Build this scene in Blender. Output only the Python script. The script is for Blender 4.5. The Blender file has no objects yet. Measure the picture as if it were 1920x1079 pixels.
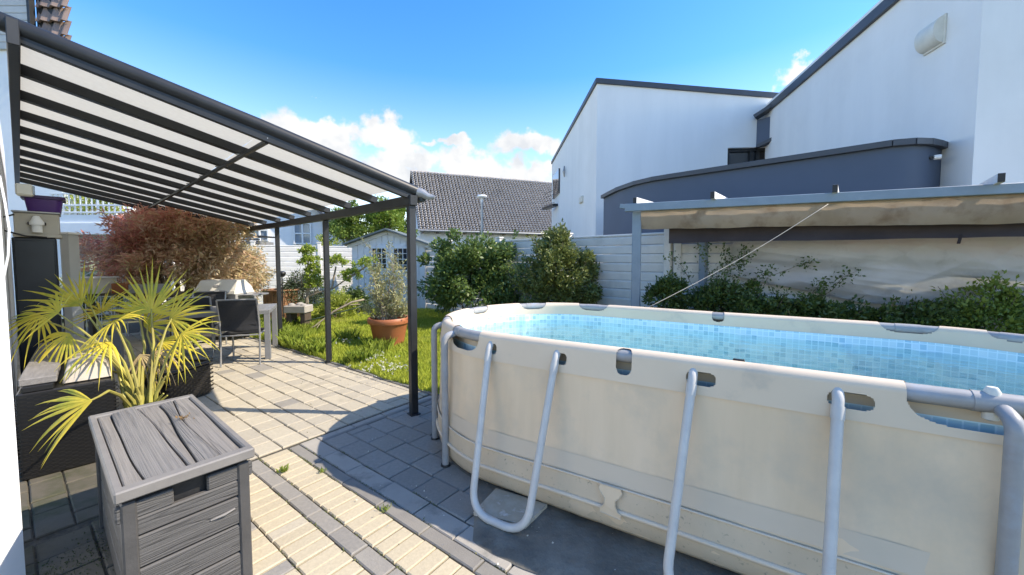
import bpy, math, random
import numpy as np
from mathutils import Vector, Matrix, noise
R = math.radians
rnd = random.Random(7)
C = bpy.context.scene.collection
sc = bpy.context.scene

# ------------------------------------------------------------------ camera
F, PITCH, HZ, EYE = 715.0, R(3.0), 487.0, 1.5
PP = HZ + F * math.tan(PITCH)
cam = bpy.data.cameras.new('camera'); co = bpy.data.objects.new('camera', cam); C.objects.link(co)
co.location = (0, 0, EYE); co.rotation_euler = (R(90) - PITCH, 0, 0)
cam.sensor_width = 36; cam.lens = F / 1920 * 36; cam.shift_y = -(539.5 - PP) / 1920
cam.clip_start = 0.03; cam.clip_end = 900
sc.camera = co

def G(u, v, z=0.0, Y=None):
    """site survey: photo point -> place in the garden, at height z or at distance Y"""
    dx, dy = (u - 960) / F, (PP - v) / F
    d = (dx, math.cos(PITCH) + dy * math.sin(PITCH), -math.sin(PITCH) + dy * math.cos(PITCH))
    k = (z - EYE) / d[2] if Y is None else Y / d[1]
    return Vector((d[0] * k, d[1] * k, EYE + d[2] * k))

# ------------------------------------------------------------------ sky and sun
SUN_EL, SUN_AZ = R(44), math.atan2(1.0, -0.06)          # azimuth clockwise from +Y
w = bpy.data.worlds.new('World'); sc.world = w; w.use_nodes = True
nt = w.node_tree; nt.nodes.clear()
def wn(t, **k):
    n = nt.nodes.new(t)
    for a, b in k.items(): setattr(n, a, b)
    return n
L = nt.links.new
out = wn('ShaderNodeOutputWorld'); bg = wn('ShaderNodeBackground'); bg.inputs[1].default_value = 0.15
sky = wn('ShaderNodeTexSky', sky_type='NISHITA', sun_disc=False, sun_elevation=SUN_EL, sun_rotation=SUN_AZ,
         altitude=300, air_density=1.0, dust_density=0.3, ozone_density=2.5)
hs = wn('ShaderNodeHueSaturation'); hs.inputs['Hue'].default_value = .507; hs.inputs['Value'].default_value = 1.0
L(sky.outputs[0], hs.inputs['Color'])
tc = wn('ShaderNodeTexCoord')
def math_(op, a, b=None, c=None, clamp=False):
    n = wn('ShaderNodeMath', operation=op, use_clamp=clamp)
    for i, x in enumerate((a, b, c)):
        if x is None: continue
        if isinstance(x, (int, float)): n.inputs[i].default_value = x
        else: L(x, n.inputs[i])
    return n.outputs[0]
def vec_(op, a, b):
    n = wn('ShaderNodeVectorMath', operation=op)
    for i, x in enumerate((a, b)):
        if isinstance(x, tuple): n.inputs[i].default_value = x
        elif x is not None: L(x, n.inputs[i])
    return n
def noise_(vec, scale, detail=6, rough=.55):
    n = wn('ShaderNodeTexNoise'); n.inputs['Scale'].default_value = scale; n.inputs['Detail'].default_value = detail
    n.inputs['Roughness'].default_value = rough; L(vec, n.inputs['Vector']); return n
D = tc.outputs['Generated']
wn1 = noise_(D, 9, 7, .58)
off = vec_('MULTIPLY', vec_('SUBTRACT', wn1.outputs['Color'], (.5, .5, .5)).outputs[0], (.15, .15, .15)).outputs[0]
WD = vec_('ADD', D, off).outputs[0]
blobs = [(545, 262, 75, 50), (620, 285, 85, 55), (600, 250, 45, 32), (720, 250, 62, 34), (690, 262, 55, 30), (760, 300, 70, 34), (845, 260, 26, 12), (800, 263, 22, 12),
         (870, 303, 62, 30), (950, 322, 70, 30), (1010, 330, 60, 26), (985, 268, 62, 30), (1015, 275, 40, 22), (700, 325, 110, 34), (1500, 132, 48, 26), (1545, 112, 40, 20),
         (578, 168, 10, 5)]
acc = None
for (u, v, ru, rv) in blobs:
    c = G(u, v, Y=1.0) - Vector((0, 0, EYE)); n1 = c.length; c.normalize()
    rr = ru / F / n1 * (1 / n1)
    ky = min(2.6, ru / rv)
    d = vec_('SUBTRACT', WD, tuple(c)).outputs[0]
    ln = vec_('LENGTH', vec_('MULTIPLY', d, (1, 1, ky)).outputs[0], None).outputs['Value']
    m = math_('SUBTRACT', 1.0, math_('DIVIDE', ln, rr * 1.32))
    acc = m if acc is None else math_('MAXIMUM', acc, m)
sep = wn('ShaderNodeSeparateXYZ'); L(D, sep.inputs[0])
satr = wn('ShaderNodeMapRange'); L(sep.outputs[2], satr.inputs[0]); satr.inputs[1].default_value = 0.02; satr.inputs[2].default_value = .42; satr.inputs[3].default_value = .86; satr.inputs[4].default_value = 1.36; L(satr.outputs[0], hs.inputs['Saturation'])
band = math_('MULTIPLY', math_('SUBTRACT', 1.0, math_('ABSOLUTE', math_('DIVIDE', math_('SUBTRACT', sep.outputs[2], .12), .17))), .75)
wn2 = noise_(vec_('MULTIPLY', WD, (1, 1, 2.2)).outputs[0], 3.2, 5, .5)
bandc = math_('ADD', math_('MULTIPLY', math_('SUBTRACT', wn2.outputs[0], .56), 3.0), math_('SUBTRACT', band, .75))
acc = math_('MAXIMUM', acc, bandc)
dens = wn('ShaderNodeMapRange', interpolation_type='SMOOTHSTEP'); dens.inputs[1].default_value = .14; dens.inputs[2].default_value = .52
wn3 = noise_(D, 26, 6, .6)
wn5 = noise_(vec_('MULTIPLY', D, (1, 1, 1.4)).outputs[0], 13, 3, .5)
acc = math_('ADD', acc, math_('MULTIPLY', math_('SUBTRACT', wn5.outputs[0], .52), 1.3))
L(math_('ADD', acc, math_('MULTIPLY', math_('SUBTRACT', wn3.outputs[0], .5), .75)), dens.inputs[0])
ccol = wn('ShaderNodeMix', data_type='RGBA'); ccol.inputs[6].default_value = (1.85, 2.02, 2.3, 1); ccol.inputs[7].default_value = (2.45, 2.57, 2.75, 1)
wn4 = noise_(D, 12, 5, .55); cr4 = wn('ShaderNodeMapRange'); cr4.inputs[1].default_value = .36; cr4.inputs[2].default_value = .56
L(wn4.outputs[0], cr4.inputs[0]); L(cr4.outputs[0], ccol.inputs[0])
mx = wn('ShaderNodeMix', data_type='RGBA')
L(math_('MULTIPLY', dens.outputs[0], .96), mx.inputs[0]); L(hs.outputs[0], mx.inputs[6]); L(ccol.outputs[2], mx.inputs[7])
L(mx.outputs[2], bg.inputs[0]); L(bg.outputs[0], out.inputs[0])

sun = bpy.data.lights.new('sun', 'SUN'); so = bpy.data.objects.new('sun', sun); C.objects.link(so)
sun.energy = 2.75; sun.angle = R(.53); sun.color = (1, .94, .86)
sd = Vector((math.sin(SUN_AZ) * math.cos(SUN_EL), math.cos(SUN_AZ) * math.cos(SUN_EL), math.sin(SUN_EL)))
so.rotation_euler = sd.to_track_quat('Z', 'Y').to_euler()
sc.view_settings.view_transform = 'Standard'; sc.view_settings.look = 'None'
sc.view_settings.exposure = 1.48; sc.view_settings.use_white_balance = True; sc.view_settings.white_balance_temperature = 7300; sc.view_settings.white_balance_tint = 10; sc.view_settings.gamma = 1; sc.view_settings.use_curve_mapping = False

# ------------------------------------------------------------------ materials
def M(name, c1, c2=None, scale=6, rough=.6, bump=0.0, bscale=60, metal=0, spec=.4, orand=0, irand=0, c3=None, c3scale=2.5, c3lo=.55, c3hi=.7,
      transl=None, stretch=(1, 1, 1), obj=False, detail=5, bdist=.01, tl=.35, grad=None):
    m = bpy.data.materials.new(name); m.use_nodes = True; t = m.node_tree; t.nodes.clear()
    N = t.nodes.new; K = t.links.new
    o = N('ShaderNodeOutputMaterial'); b = N('ShaderNodeBsdfPrincipled')
    b.inputs['Roughness'].default_value = rough; b.inputs['Metallic'].default_value = metal; b.inputs['Specular IOR Level'].default_value = spec
    if obj: vec = N('ShaderNodeTexCoord').outputs['Object']
    else: vec = N('ShaderNodeNewGeometry').outputs['Position']
    raw = vec
    if stretch != (1, 1, 1):
        vm = N('ShaderNodeVectorMath'); vm.operation = 'MULTIPLY'; K(vec, vm.inputs[0]); vm.inputs[1].default_value = stretch; vec = vm.outputs[0]
    def nz(s, d=5, r=.6, v=None):
        n = N('ShaderNodeTexNoise'); n.inputs['Scale'].default_value = s; n.inputs['Detail'].default_value = d; n.inputs['Roughness'].default_value = r
        K(vec if v is None else v, n.inputs['Vector']); return n.outputs[0]
    def mp(x, a, bb, lo=0, hi=1):
        n = N('ShaderNodeMapRange'); K(x, n.inputs[0]); n.inputs[1].default_value = a; n.inputs[2].default_value = bb; n.inputs[3].default_value = lo; n.inputs[4].default_value = hi; return n.outputs[0]
    def mix(f, a, bb):
        n = N('ShaderNodeMix'); n.data_type = 'RGBA'; K(f, n.inputs[0])
        for i, x in ((6, a), (7, bb)):
            if isinstance(x, tuple): n.inputs[i].default_value = (*x, 1)
            else: K(x, n.inputs[i])
        return n.outputs[2]
    def mth(op, a, bb):
        n = N('ShaderNodeMath'); n.operation = op
        for i, x in ((0, a), (1, bb)):
            if isinstance(x, (int, float)): n.inputs[i].default_value = x
            else: K(x, n.inputs[i])
        return n.outputs[0]
    c2 = c2 or tuple(x * .8 for x in c1)
    f = mp(nz(scale, detail), .35, .65)
    if orand:
        f = mth('ADD', mth('MULTIPLY', f, 1 - orand), mth('MULTIPLY', N('ShaderNodeObjectInfo').outputs['Random'], orand))
    if irand:
        f = mth('ADD', mth('MULTIPLY', f, 1 - irand), mth('MULTIPLY', N('ShaderNodeNewGeometry').outputs['Random Per Island'], irand))
    col = mix(f, c1, c2)
    if grad:                                   # a plant whose leaves differ from one side to the other
        gx, lo, hi, ca, cb = grad
        s = N('ShaderNodeVectorMath'); s.operation = 'DOT_PRODUCT'; K(raw, s.inputs[0]); s.inputs[1].default_value = gx
        gf = mth('ADD', mp(s.outputs['Value'], lo, hi), mth('MULTIPLY', mth('SUBTRACT', N('ShaderNodeNewGeometry').outputs['Random Per Island'], .5), .7))
        gn = N('ShaderNodeClamp'); K(gf, gn.inputs[0])
        col = mix(gn.outputs[0], mix(f, ca[0], ca[1]), mix(f, cb[0], cb[1]))
    if c3: col = mix(mp(nz(c3scale, 6, .65, raw), c3lo, c3hi), col, c3)
    K(col, b.inputs['Base Color'])
    if bump:
        bn = N('ShaderNodeBump'); bn.inputs['Strength'].default_value = bump; bn.inputs['Distance'].default_value = bdist
        K(nz(bscale, 6, .6), bn.inputs['Height']); K(bn.outputs[0], b.inputs['Normal'])
    sh = b.outputs[0]
    if transl:
        tr = N('ShaderNodeBsdfTranslucent'); 
        if transl is True: K(col, tr.inputs[0])
        else: tr.inputs[0].default_value = (*transl, 1)
        ms = N('ShaderNodeMixShader'); ms.inputs[0].default_value = tl; K(sh, ms.inputs[1]); K(tr.outputs[0], ms.inputs[2]); sh = ms.outputs[0]
    K(sh, o.inputs[0]); return m

# ------------------------------------------------------------------ mesh helpers
MATS = {}
def thing(name, label, cat, loc=(0, 0, 0), rz=0.0, group=None):
    o = bpy.data.objects.new(name, None); C.objects.link(o); o.empty_display_size = .1
    o.location = loc; o.rotation_euler = (0, 0, rz); tag(o, label, cat, group); return o
def tag(o, label=None, cat=None, group=None, kind=None):
    if label: o['label'] = label
    if cat: o['category'] = cat
    if group: o['group'] = group
    if kind: o['kind'] = kind
    return o
def inv_of(root):
    while root.parent: root = root.parent
    return (Matrix.Translation(root.location) @ root.rotation_euler.to_matrix().to_4x4()).inverted()
def link(name, me, mat, parent=None, kind=None):
    o = bpy.data.objects.new(name, me); C.objects.link(o)
    if mat is not None and not me.materials:
        for mm in (mat if isinstance(mat, (list, tuple)) else [mat]): me.materials.append(mm)
    if parent: o.parent = parent
    if kind: o['kind'] = kind
    return o
def inst(name, me, parent, M4):
    o = bpy.data.objects.new(name, me); C.objects.link(o); o.parent = parent; o.matrix_local = M4; return o
def copy_thing(root, loc, rz, label, group=None):
    r = root.copy(); C.objects.link(r); r.location = loc; r.rotation_euler = (0, 0, rz); r['label'] = label
    if group: r['group'] = group
    for ch in root.children:
        c = ch.copy(); C.objects.link(c); c.parent = r
        for g in ch.children:
            d = g.copy(); C.objects.link(d); d.parent = c
    return r
class MB:
    def __init__(s): s.v, s.f, s.uv = [], [], []
    def add(s, vs, fs, mat=None):
        o = len(s.v)
        s.v += [tuple(mat @ Vector(x)) for x in vs] if mat is not None else [tuple(x) for x in vs]
        s.f += [tuple(i + o for i in f) for f in fs]; return s
    def box(s, c, size, rz=0, bev=.004, mat=None, rot=None):
        hx, hy, hz = size[0] / 2, size[1] / 2, size[2] / 2; bev = min(bev, hx * .45, hy * .45, hz * .45)
        T = Matrix.Translation(c) @ (rot.to_4x4() if rot is not None else Matrix.Rotation(rz, 4, 'Z'))
        if mat is not None: T = mat @ T
        vs, idx = [], {}
        for sx in (-1, 1):
            for sy in (-1, 1):
                for sz in (-1, 1):
                    for ax in range(3):
                        p = [sx * (hx - (0 if ax == 0 else bev)), sy * (hy - (0 if ax == 1 else bev)), sz * (hz - (0 if ax == 2 else bev))]
                        idx[sx, sy, sz, ax] = len(vs); vs.append(p)
        fs = []
        def q(l, n):
            a, b, c_ = (Vector(vs[i]) for i in l[:3])
            fs.append(tuple(l) if (b - a).cross(c_ - a).dot(Vector(n)) > 0 else tuple(reversed(l)))
        for ax in range(3):
            for sg in (-1, 1):
                l = []
                for a, b in ((-1, -1), (1, -1), (1, 1), (-1, 1)):
                    k = [0, 0, 0]; k[ax] = sg; k[(ax + 1) % 3] = a; k[(ax + 2) % 3] = b; l.append(idx[k[0], k[1], k[2], ax])
                n = [0, 0, 0]; n[ax] = sg; q(l, n)
        for ax in range(3):
            a1, a2 = (ax + 1) % 3, (ax + 2) % 3
            for s1 in (-1, 1):
                for s2 in (-1, 1):
                    k1 = [0, 0, 0]; k1[a1] = s1; k1[a2] = s2; k2 = list(k1); k1[ax] = -1; k2[ax] = 1
                    n = [0, 0, 0]; n[a1] = s1; n[a2] = s2
                    q([idx[(*k1, a1)], idx[(*k2, a1)], idx[(*k2, a2)], idx[(*k1, a2)]], n)
        for sx in (-1, 1):
            for sy in (-1, 1):
                for sz in (-1, 1): q([idx[sx, sy, sz, 0], idx[sx, sy, sz, 1], idx[sx, sy, sz, 2]], (sx, sy, sz))
        return s.add(vs, fs, T)
    def bar(s, a, b, w_, h_=None, up=(0, 0, 1), bev=.003):
        a, b = Vector(a), Vector(b); d = b - a; x = d.normalized(); y = Vector(up).cross(x)
        if y.length < 1e-4: y = Vector((0, 1, 0)).cross(x)
        y.normalize(); z = x.cross(y); rot = Matrix((x, y, z)).transposed()
        return s.box((a + b) / 2, (d.length, w_, h_ or w_), bev=bev, rot=rot)
    def tube(s, pts, r, seg=8, cap=True):
        pts = [Vector(p) for p in pts]; n = len(pts); rs = r if isinstance(r, (list, tuple)) else [r] * n
        vs, fs = [], []; prev = None
        for i, p in enumerate(pts):
            t = (pts[min(i + 1, n - 1)] - pts[max(i - 1, 0)]).normalized()
            if prev is None:
                u = t.cross(Vector((0, 0, 1)))
                if u.length < .1: u = t.cross(Vector((1, 0, 0)))
            else: u = prev - t * prev.dot(t)
            u.normalize(); prev = u; w_ = t.cross(u)
            for k in range(seg):
                a = 2 * math.pi * k / seg; vs.append(p + (u * math.cos(a) + w_ * math.sin(a)) * rs[i])
        for i in range(n - 1):
            for k in range(seg):
                k2 = (k + 1) % seg; fs.append((i * seg + k, i * seg + k2, (i + 1) * seg + k2, (i + 1) * seg + k))
        if cap: fs.append(tuple(reversed(range(seg)))); fs.append(tuple((n - 1) * seg + k for k in range(seg)))
        return s.add(vs, fs)
    def lathe(s, prof, c=(0, 0, 0), seg=32, mat=None):
        vs, fs = [], []; n = len(prof)
        for k in range(seg):
            a = 2 * math.pi * k / seg
            for r, z in prof: vs.append((c[0] + r * math.cos(a), c[1] + r * math.sin(a), c[2] + z))
        for k in range(seg):
            k2 = (k + 1) % seg
            for i in range(n - 1): fs.append((k * n + i, k2 * n + i, k2 * n + i + 1, k * n + i + 1))
        return s.add(vs, fs, mat)
    def prism(s, poly, z0, z1, mat=None):
        n = len(poly); vs = [(x, y, z0) for x, y in poly] + [(x, y, z1) for x, y in poly]
        fs = [tuple(reversed(range(n))), tuple(range(n, 2 * n))] + [(i, (i + 1) % n, (i + 1) % n + n, i + n) for i in range(n)]
        return s.add(vs, fs, mat)
    def grid(s, fn, nu, nv, closed=False):
        vs = [fn(i / (nu if closed else nu - 1), j / (nv - 1)) for i in range(nu) for j in range(nv)]; fs = []
        for i in range(nu if closed else nu - 1):
            for j in range(nv - 1):
                i2 = (i + 1) % nu; fs.append((i * nv + j, i2 * nv + j, i2 * nv + j + 1, i * nv + j + 1))
        return s.add(vs, fs)
    def build(s, name, mat, parent=None, world=False, smooth=False, kind=None):
        v = s.v
        if world and parent:
            I = inv_of(parent); v = [tuple(I @ Vector(x)) for x in v]
        me = bpy.data.meshes.new(name); me.from_pydata(v, [], s.f); me.update()
        if smooth:
            me.polygons.foreach_set('use_smooth', [True] * len(me.polygons))
            if smooth != 'all': me.set_sharp_from_angle(angle=R(40))
        return link(name, me, mat, parent, kind)
def np_mesh(name, V, k, mat, parent=None, world=True, kind=None, smooth=False):
    """V: (N, k, 3) separate k-gons"""
    V = np.asarray(V, dtype=np.float64); N = V.shape[0]; v = V.reshape(-1, 3)
    if world and parent:
        I = np.array(inv_of(parent)); v = v @ I[:3, :3].T + I[:3, 3]
    me = bpy.data.meshes.new(name); me.vertices.add(N * k); me.loops.add(N * k); me.polygons.add(N)
    me.vertices.foreach_set('co', v.astype(np.float32).ravel()); me.loops.foreach_set('vertex_index', np.arange(N * k, dtype=np.int32))
    me.polygons.foreach_set('loop_start', np.arange(0, N * k, k, dtype=np.int32)); me.polygons.foreach_set('loop_total', np.full(N, k, dtype=np.int32))
    me.update(); me.validate(); return link(name, me, mat, parent, kind)
def unit(a): return a / np.maximum(np.linalg.norm(a, axis=1, keepdims=True), 1e-9)
def leaves(rng, P, size, aspect=.45, outdir=None, bias=.6, droop=0.0):
    N = len(P); a = rng.normal(size=(N, 3))
    if outdir is not None: a = unit(a) + unit(outdir) * bias * 1.6
    a[:, 2] -= droop; a = unit(a); s = unit(np.cross(a, unit(rng.normal(size=(N, 3)))))
    ln = size * rng.uniform(.6, 1.3, (N, 1)); n = np.cross(a, s)
    p0 = P; p1 = P + a * ln * .5 + s * ln * aspect * .5 + n * ln * .08; p2 = P + a * ln - n * ln * .06; p3 = P + a * ln * .5 - s * ln * aspect * .5 + n * ln * .08
    return np.stack([p0, p1, p2, p3], 1)
def crown(rng, c, rad, nclump, per, cr, shell=.55, zmin=0.03, lumpy=.22):
    c = np.array(c); rad = np.array(rad); d = unit(rng.normal(size=(nclump, 3))); d[:, 2] = np.where(d[:, 2] < -.6, -d[:, 2], d[:, 2])
    lump = 1 + lumpy * np.sin(d[:, 0:1] * 5 + c[0] * 3) * np.cos(d[:, 1:2] * 4 + d[:, 2:3] * 5 + c[1])
    cc = c + d * rad * rng.uniform(shell, 1.0, (nclump, 1)) * lump
    q = unit(rng.normal(size=(nclump * per, 3))) * rng.uniform(.25, 1.0, (nclump * per, 1)) ** .6
    P = np.repeat(cc, per, 0) + q * cr * np.repeat(rng.uniform(.6, 1.3, (nclump, 1)), per, 0)
    keep = P[:, 2] > zmin; P = P[keep]
    return P, (P - c) / rad, cc
def shrub(name, label, c, rad, nclump, per, cr, leaf, mat, seed, cat='shrub', aspect=.45, nstem=7, stem_r=.018, shell=.5, droop=0.0, group=None, fol='foliage', twigs=0, lumpy=.22, bias=.6):
    rng = np.random.default_rng(seed); rs = random.Random(seed)
    t = thing(name, label, cat, (c[0], c[1], 0), 0, group)
    P, od, cc = crown(rng, c, rad, nclump, per, cr, shell, lumpy=lumpy)
    extra = MB()
    for k in range(twigs):
        q = cc[rs.randrange(len(cc))]; o = Vector(q) - Vector(c); o.normalize(); o.z = abs(o.z) + .35; o.normalize()
        e = Vector(q) + o * rs.uniform(.5, 1.1) * cr * 2.2; extra.tube([q, (Vector(q) + e) / 2, e], [.006, .004, .002], 4)
        n = 26; tt = rng.uniform(.2, 1, (n, 1)); Pq = np.array(q) * (1 - tt) + np.array(e) * tt + rng.normal(size=(n, 3)) * .03
        P = np.vstack([P, Pq]); od = np.vstack([od, (Pq - np.array(c)) / np.array(rad)])
    np_mesh(fol, leaves(rng, P, leaf, aspect, od, bias, droop), 4, mat, t)
    for k in range(nstem):
        q = cc[rs.randrange(len(cc))]; b0 = Vector((c[0] + rs.uniform(-.12, .12), c[1] + rs.uniform(-.12, .12), 0)); mid = b0.lerp(Vector(q), .5) + Vector((0, 0, .12))
        extra.tube([b0, mid, q], [stem_r, stem_r * .7, stem_r * .3], 6)
    extra.build('stem', MATS['bark'], t, True, True); return t

mm = MATS
mm['render'] = M('white_render', (.80, .80, .78), (.74, .75, .75), 2.5, .85, .25, 220, bdist=.003, c3=(.66, .68, .66), c3scale=.9, c3lo=.6, c3hi=.85)
mm['render_house'] = M('white_house_render', (.81, .80, .765), (.755, .75, .72), 1.6, .85, .2, 200, bdist=.003, c3=(.72, .71, .675), c3scale=.5, c3lo=.5, c3hi=.8, stretch=(1, 1, .14))
mm['anthracite'] = M('anthracite_paint', (.015, .0165, .018), (.022, .024, .026), 8, .45, .08, 90, bdist=.002, c3=(.05, .047, .042), c3scale=5, c3lo=.62, c3hi=.85)
mm['roof_metal'] = M('roof_trim_metal', (.06, .068, .08), (.05, .056, .066), 3, .45)
mm['annex'] = M('slate_blue_cladding', (.075, .10, .145), (.068, .092, .132), 1.3, .6, .1, 150, bdist=.002)
mm['poly'] = M('polycarbonate_sheet', (.72, .70, .62), (.80, .78, .70), 4, .4, .1, 8, transl=(.56, .54, .465), tl=.47, stretch=(6, 6, 6), c3=(.60, .56, .45), c3scale=2.2, c3lo=.55, c3hi=.9)
mm['bark'] = M('bark', (.13, .10, .07), (.22, .18, .13), 14, .85, .5, 50)
mm['palebark'] = M('pale_bark', (.36, .30, .22), (.22, .18, .13), 12, .85, .4, 60)
mm['black'] = M('black_plastic', (.014, .014, .015), (.022, .022, .022), 12, .45, .1, 60)
mm['alu'] = M('grey_aluminium', (.36, .36, .35), (.30, .30, .30), 12, .38, .05, 80, metal=.5)
mm['glass'] = M('window_glass', (.02, .026, .032), (.03, .036, .042), 1, .04, spec=.8)
mm['glassl'] = M('pale_window_glass', (.26, .30, .33), (.16, .19, .22), 1.5, .06, spec=.7)
mm['white'] = M('white_paint', (.78, .78, .76), (.70, .71, .70), 6, .55, .06, 60)
mm['soil'] = M('soil', (.06, .045, .03), (.11, .085, .06), 18, .95, 1.0, 40, bdist=.03)
mm['joint'] = M('joint_sand', (.10, .088, .068), (.05, .046, .036), 30, .95, .8, 120, c3=(.05, .06, .03), c3scale=4)

# ------------------------------------------------------------------ ground
def poly_sheet(name, pts, z, mat, kind='structure', parent=None):
    m = MB(); m.add([(x, y, z) for x, y in pts], [tuple(range(len(pts)))]); return m.build(name, mat, parent, kind=kind)
mm['ground'] = M('meadow_ground', (.07, .085, .03), (.11, .10, .05), .6, .95, .6, 6)
poly_sheet('ground', [(-300, -300), (300, -300), (300, 300), (-300, 300)], -.09, mm['ground'])
e1 = Vector((.8, -.6)); e2 = Vector((.6, .8)); Q = Vector((-1.751, 3.048))
def AB(a, b): p = Q + e1 * a + e2 * b; return (p.x, p.y)
def to_ab(x, y): d = Vector((x, y)) - Q; return d.dot(e1), d.dot(e2)
FA = Vector((-4.65, 13.6)); FD = Vector((.7071, -.7071))            # right fence: start corner and direction
FL = Vector((-9.8, 11.2))                                             # far end of left fence
mm['lawn'] = M('lawn_soil', (.065, .10, .018), (.10, .13, .03), 5, .95, .8, 30)
FB = FA + FD * 10.25; FD2 = Vector((.935, -.355)).normalized(); RF = [FA, FB + FD2 * 7.2]
def on_fence(u, off):
    n2 = Vector((FD2.y, -FD2.x)); p = FB + n2 * off; t = (u - 960) / F; k = (t * p.y - p.x) / (FD2.x - t * FD2.y); return p + FD2 * k
poly_sheet('lawn', [AB(-9.5, 1.405), AB(4.6, 1.405), (RF[1].x, RF[1].y), (FB.x, FB.y), (FA.x, FA.y), (FL.x, FL.y)], -.02, mm['lawn'])
base = poly_sheet('patio', [AB(-9.5, -2.6), AB(0, -2.6), AB(0, 1.4), AB(-9.5, 1.4)], -.014, mm['joint'])
path = poly_sheet('brick_path', [AB(0.001, -2.6), AB(4.4, -2.6), AB(4.4, -.001), AB(0.001, -.001)], -.014, mm['joint'])
terr = poly_sheet('pool_terrace', [AB(0.001, 0), AB(4.4, 0), AB(4.4, 1.4), AB(0.001, 1.4)], -.014, mm['joint'])
cream = dict(rough=.85, bump=.5, bscale=130, bdist=.004, orand=.45, irand=.35)
mm['paver_cream'] = M('cream_concrete_paver', (.49, .435, .325), (.32, .285, .225), 50, c3=(.30, .265, .205), c3scale=1.8, c3lo=.56, c3hi=.72, **cream)
mm['brick_cream'] = M('cream_concrete_brick', (.53, .455, .315), (.36, .31, .22), 60, c3=(.36, .315, .23), c3scale=2.4, c3lo=.6, c3hi=.78, **cream)
mm['paver_tan'] = M('tan_grey_paver', (.43, .385, .30), (.30, .27, .215), 40, c3=(.25, .225, .18), c3scale=2, c3lo=.55, c3hi=.75, **cream)
mm['paver_mossy_shaded'] = M('mossy_paver_painted_shade', (.115, .10, .075), (.075, .068, .05), 6, c3=(.05, .055, .025), c3scale=3, c3lo=.48, c3hi=.66, **cream)  # mossy tone, darkened further to paint in the shade of this corner
mm['paver_grey'] = M('grey_concrete_paver', (.30, .275, .235), (.19, .18, .16), 50, c3=(.30, .28, .235), c3scale=2, c3lo=.55, c3hi=.8, **cream)
mm['paver_dark'] = M('slate_grey_paver', (.33, .305, .265), (.20, .19, .168), 40, c3=(.20, .19, .165), c3scale=2.6, c3lo=.55, c3hi=.78, **cream)
mm['kerb'] = M('dark_edging_stone', (.25, .232, .20), (.175, .165, .148), 8, c3=(.17, .165, .15), c3scale=3, **cream)
mm['slab_edge'] = M('pale_edging_slab', (.38, .35, .30), (.29, .27, .235), 7, c3=(.13, .13, .115), c3scale=2.5, **cream)
paver_cache = {}
def paver_mesh(w_, d_, m, h=.05, ch=.006):
    key = (round(w_, 3), round(d_, 3), m.name)
    if key in paver_cache: return paver_cache[key]
    x, y = w_ / 2, d_ / 2; vs = []
    for (dx, z) in ((0, -h), (0, -ch), (ch, 0)):
        vs += [(-x + dx, -y + dx, z), (x - dx, -y + dx, z), (x - dx, y - dx, z), (-x + dx, y - dx, z)]
    fs = [(8, 9, 10, 11)]
    for k in (0, 4):
        for i in range(4): fs.append((k + i, k + (i + 1) % 4, k + 4 + (i + 1) % 4, k + 4 + i))
    me = bpy.data.meshes.new('paver'); me.from_pydata(vs, [], fs); me.update(); me.materials.append(m); paver_cache[key] = me; return me
RZ1 = math.atan2(e1.y, e1.x)
def lay(parent, name, cells, limit=298):
    """cells: (a, b, w, d, material), sorted by distance: the nearest become single pieces, the rest one part"""
    def dist(c): p = AB(c[0], c[1]); return math.hypot(p[0], p[1]) + (40 if abs(p[0] / max(p[1], .2)) > 1.42 else 0)
    cells.sort(key=dist); rest = {}
    for i, (a, b, w_, d_, m) in enumerate(cells):
        x, y = AB(a, b); T = Matrix.Translation((x, y, rnd.uniform(-.004, .0025))) @ Matrix.Rotation(RZ1 + rnd.gauss(0, .006), 4, 'Z') @ Matrix.Rotation(rnd.gauss(0, .006), 4, 'X') @ Matrix.Rotation(rnd.gauss(0, .006), 4, 'Y')
        me = paver_mesh(w_ - .006 - rnd.choice((0, .002, .004)), d_ - .007, m)
        if i < limit: inst(name, me, parent, T)
        else: rest.setdefault(m.name, (m, MB()))[1].add([v.co for v in me.vertices], [tuple(p.vertices) for p in me.polygons], T)
    for m, b in rest.values(): b.build('far_' + name, m, parent, kind='stuff')
# foreground path: cream bricks, grey stretcher rows, edging
cells = []
a = .02
while a < 2.95:
    cells.append((a + .046, -.19, .092, .20, mm['brick_cream'])); cells.append((a + .046, -.49, .092, .20, mm['brick_cream'] if rnd.random() < .9 else mm['paver_cream']))
    if a < 2.3: cells.append((a + .046, -.69, .092, .20, mm['brick_cream'] if rnd.random() < .65 else mm['paver_grey']))
    a += .092
a = .02
while a < 2.9: cells.append((a + .12, -.34, .24, .10, mm['paver_grey'])); a += .24
a = .02
while a < 3.1: cells.append((a + .2, -.045, .40, .09, mm['kerb'])); a += .40
b = -.79
for row, hgt in enumerate((.2, .16, .2, .2, .16)):
    a = .02 + rnd.uniform(0, .05)
    while a < 2.1:
        w_ = rnd.choice((.16, .2, .24, .3)); cells.append((a + w_ / 2, b - hgt / 2, w_, hgt, mm['paver_mossy_shaded'] if b < -.9 or (a > .75 and b < -.75) else (mm['paver_cream'] if rnd.random() < .4 else mm['paver_grey']))); a += w_
    b -= hgt
lay(path, 'brick', cells)
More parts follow.
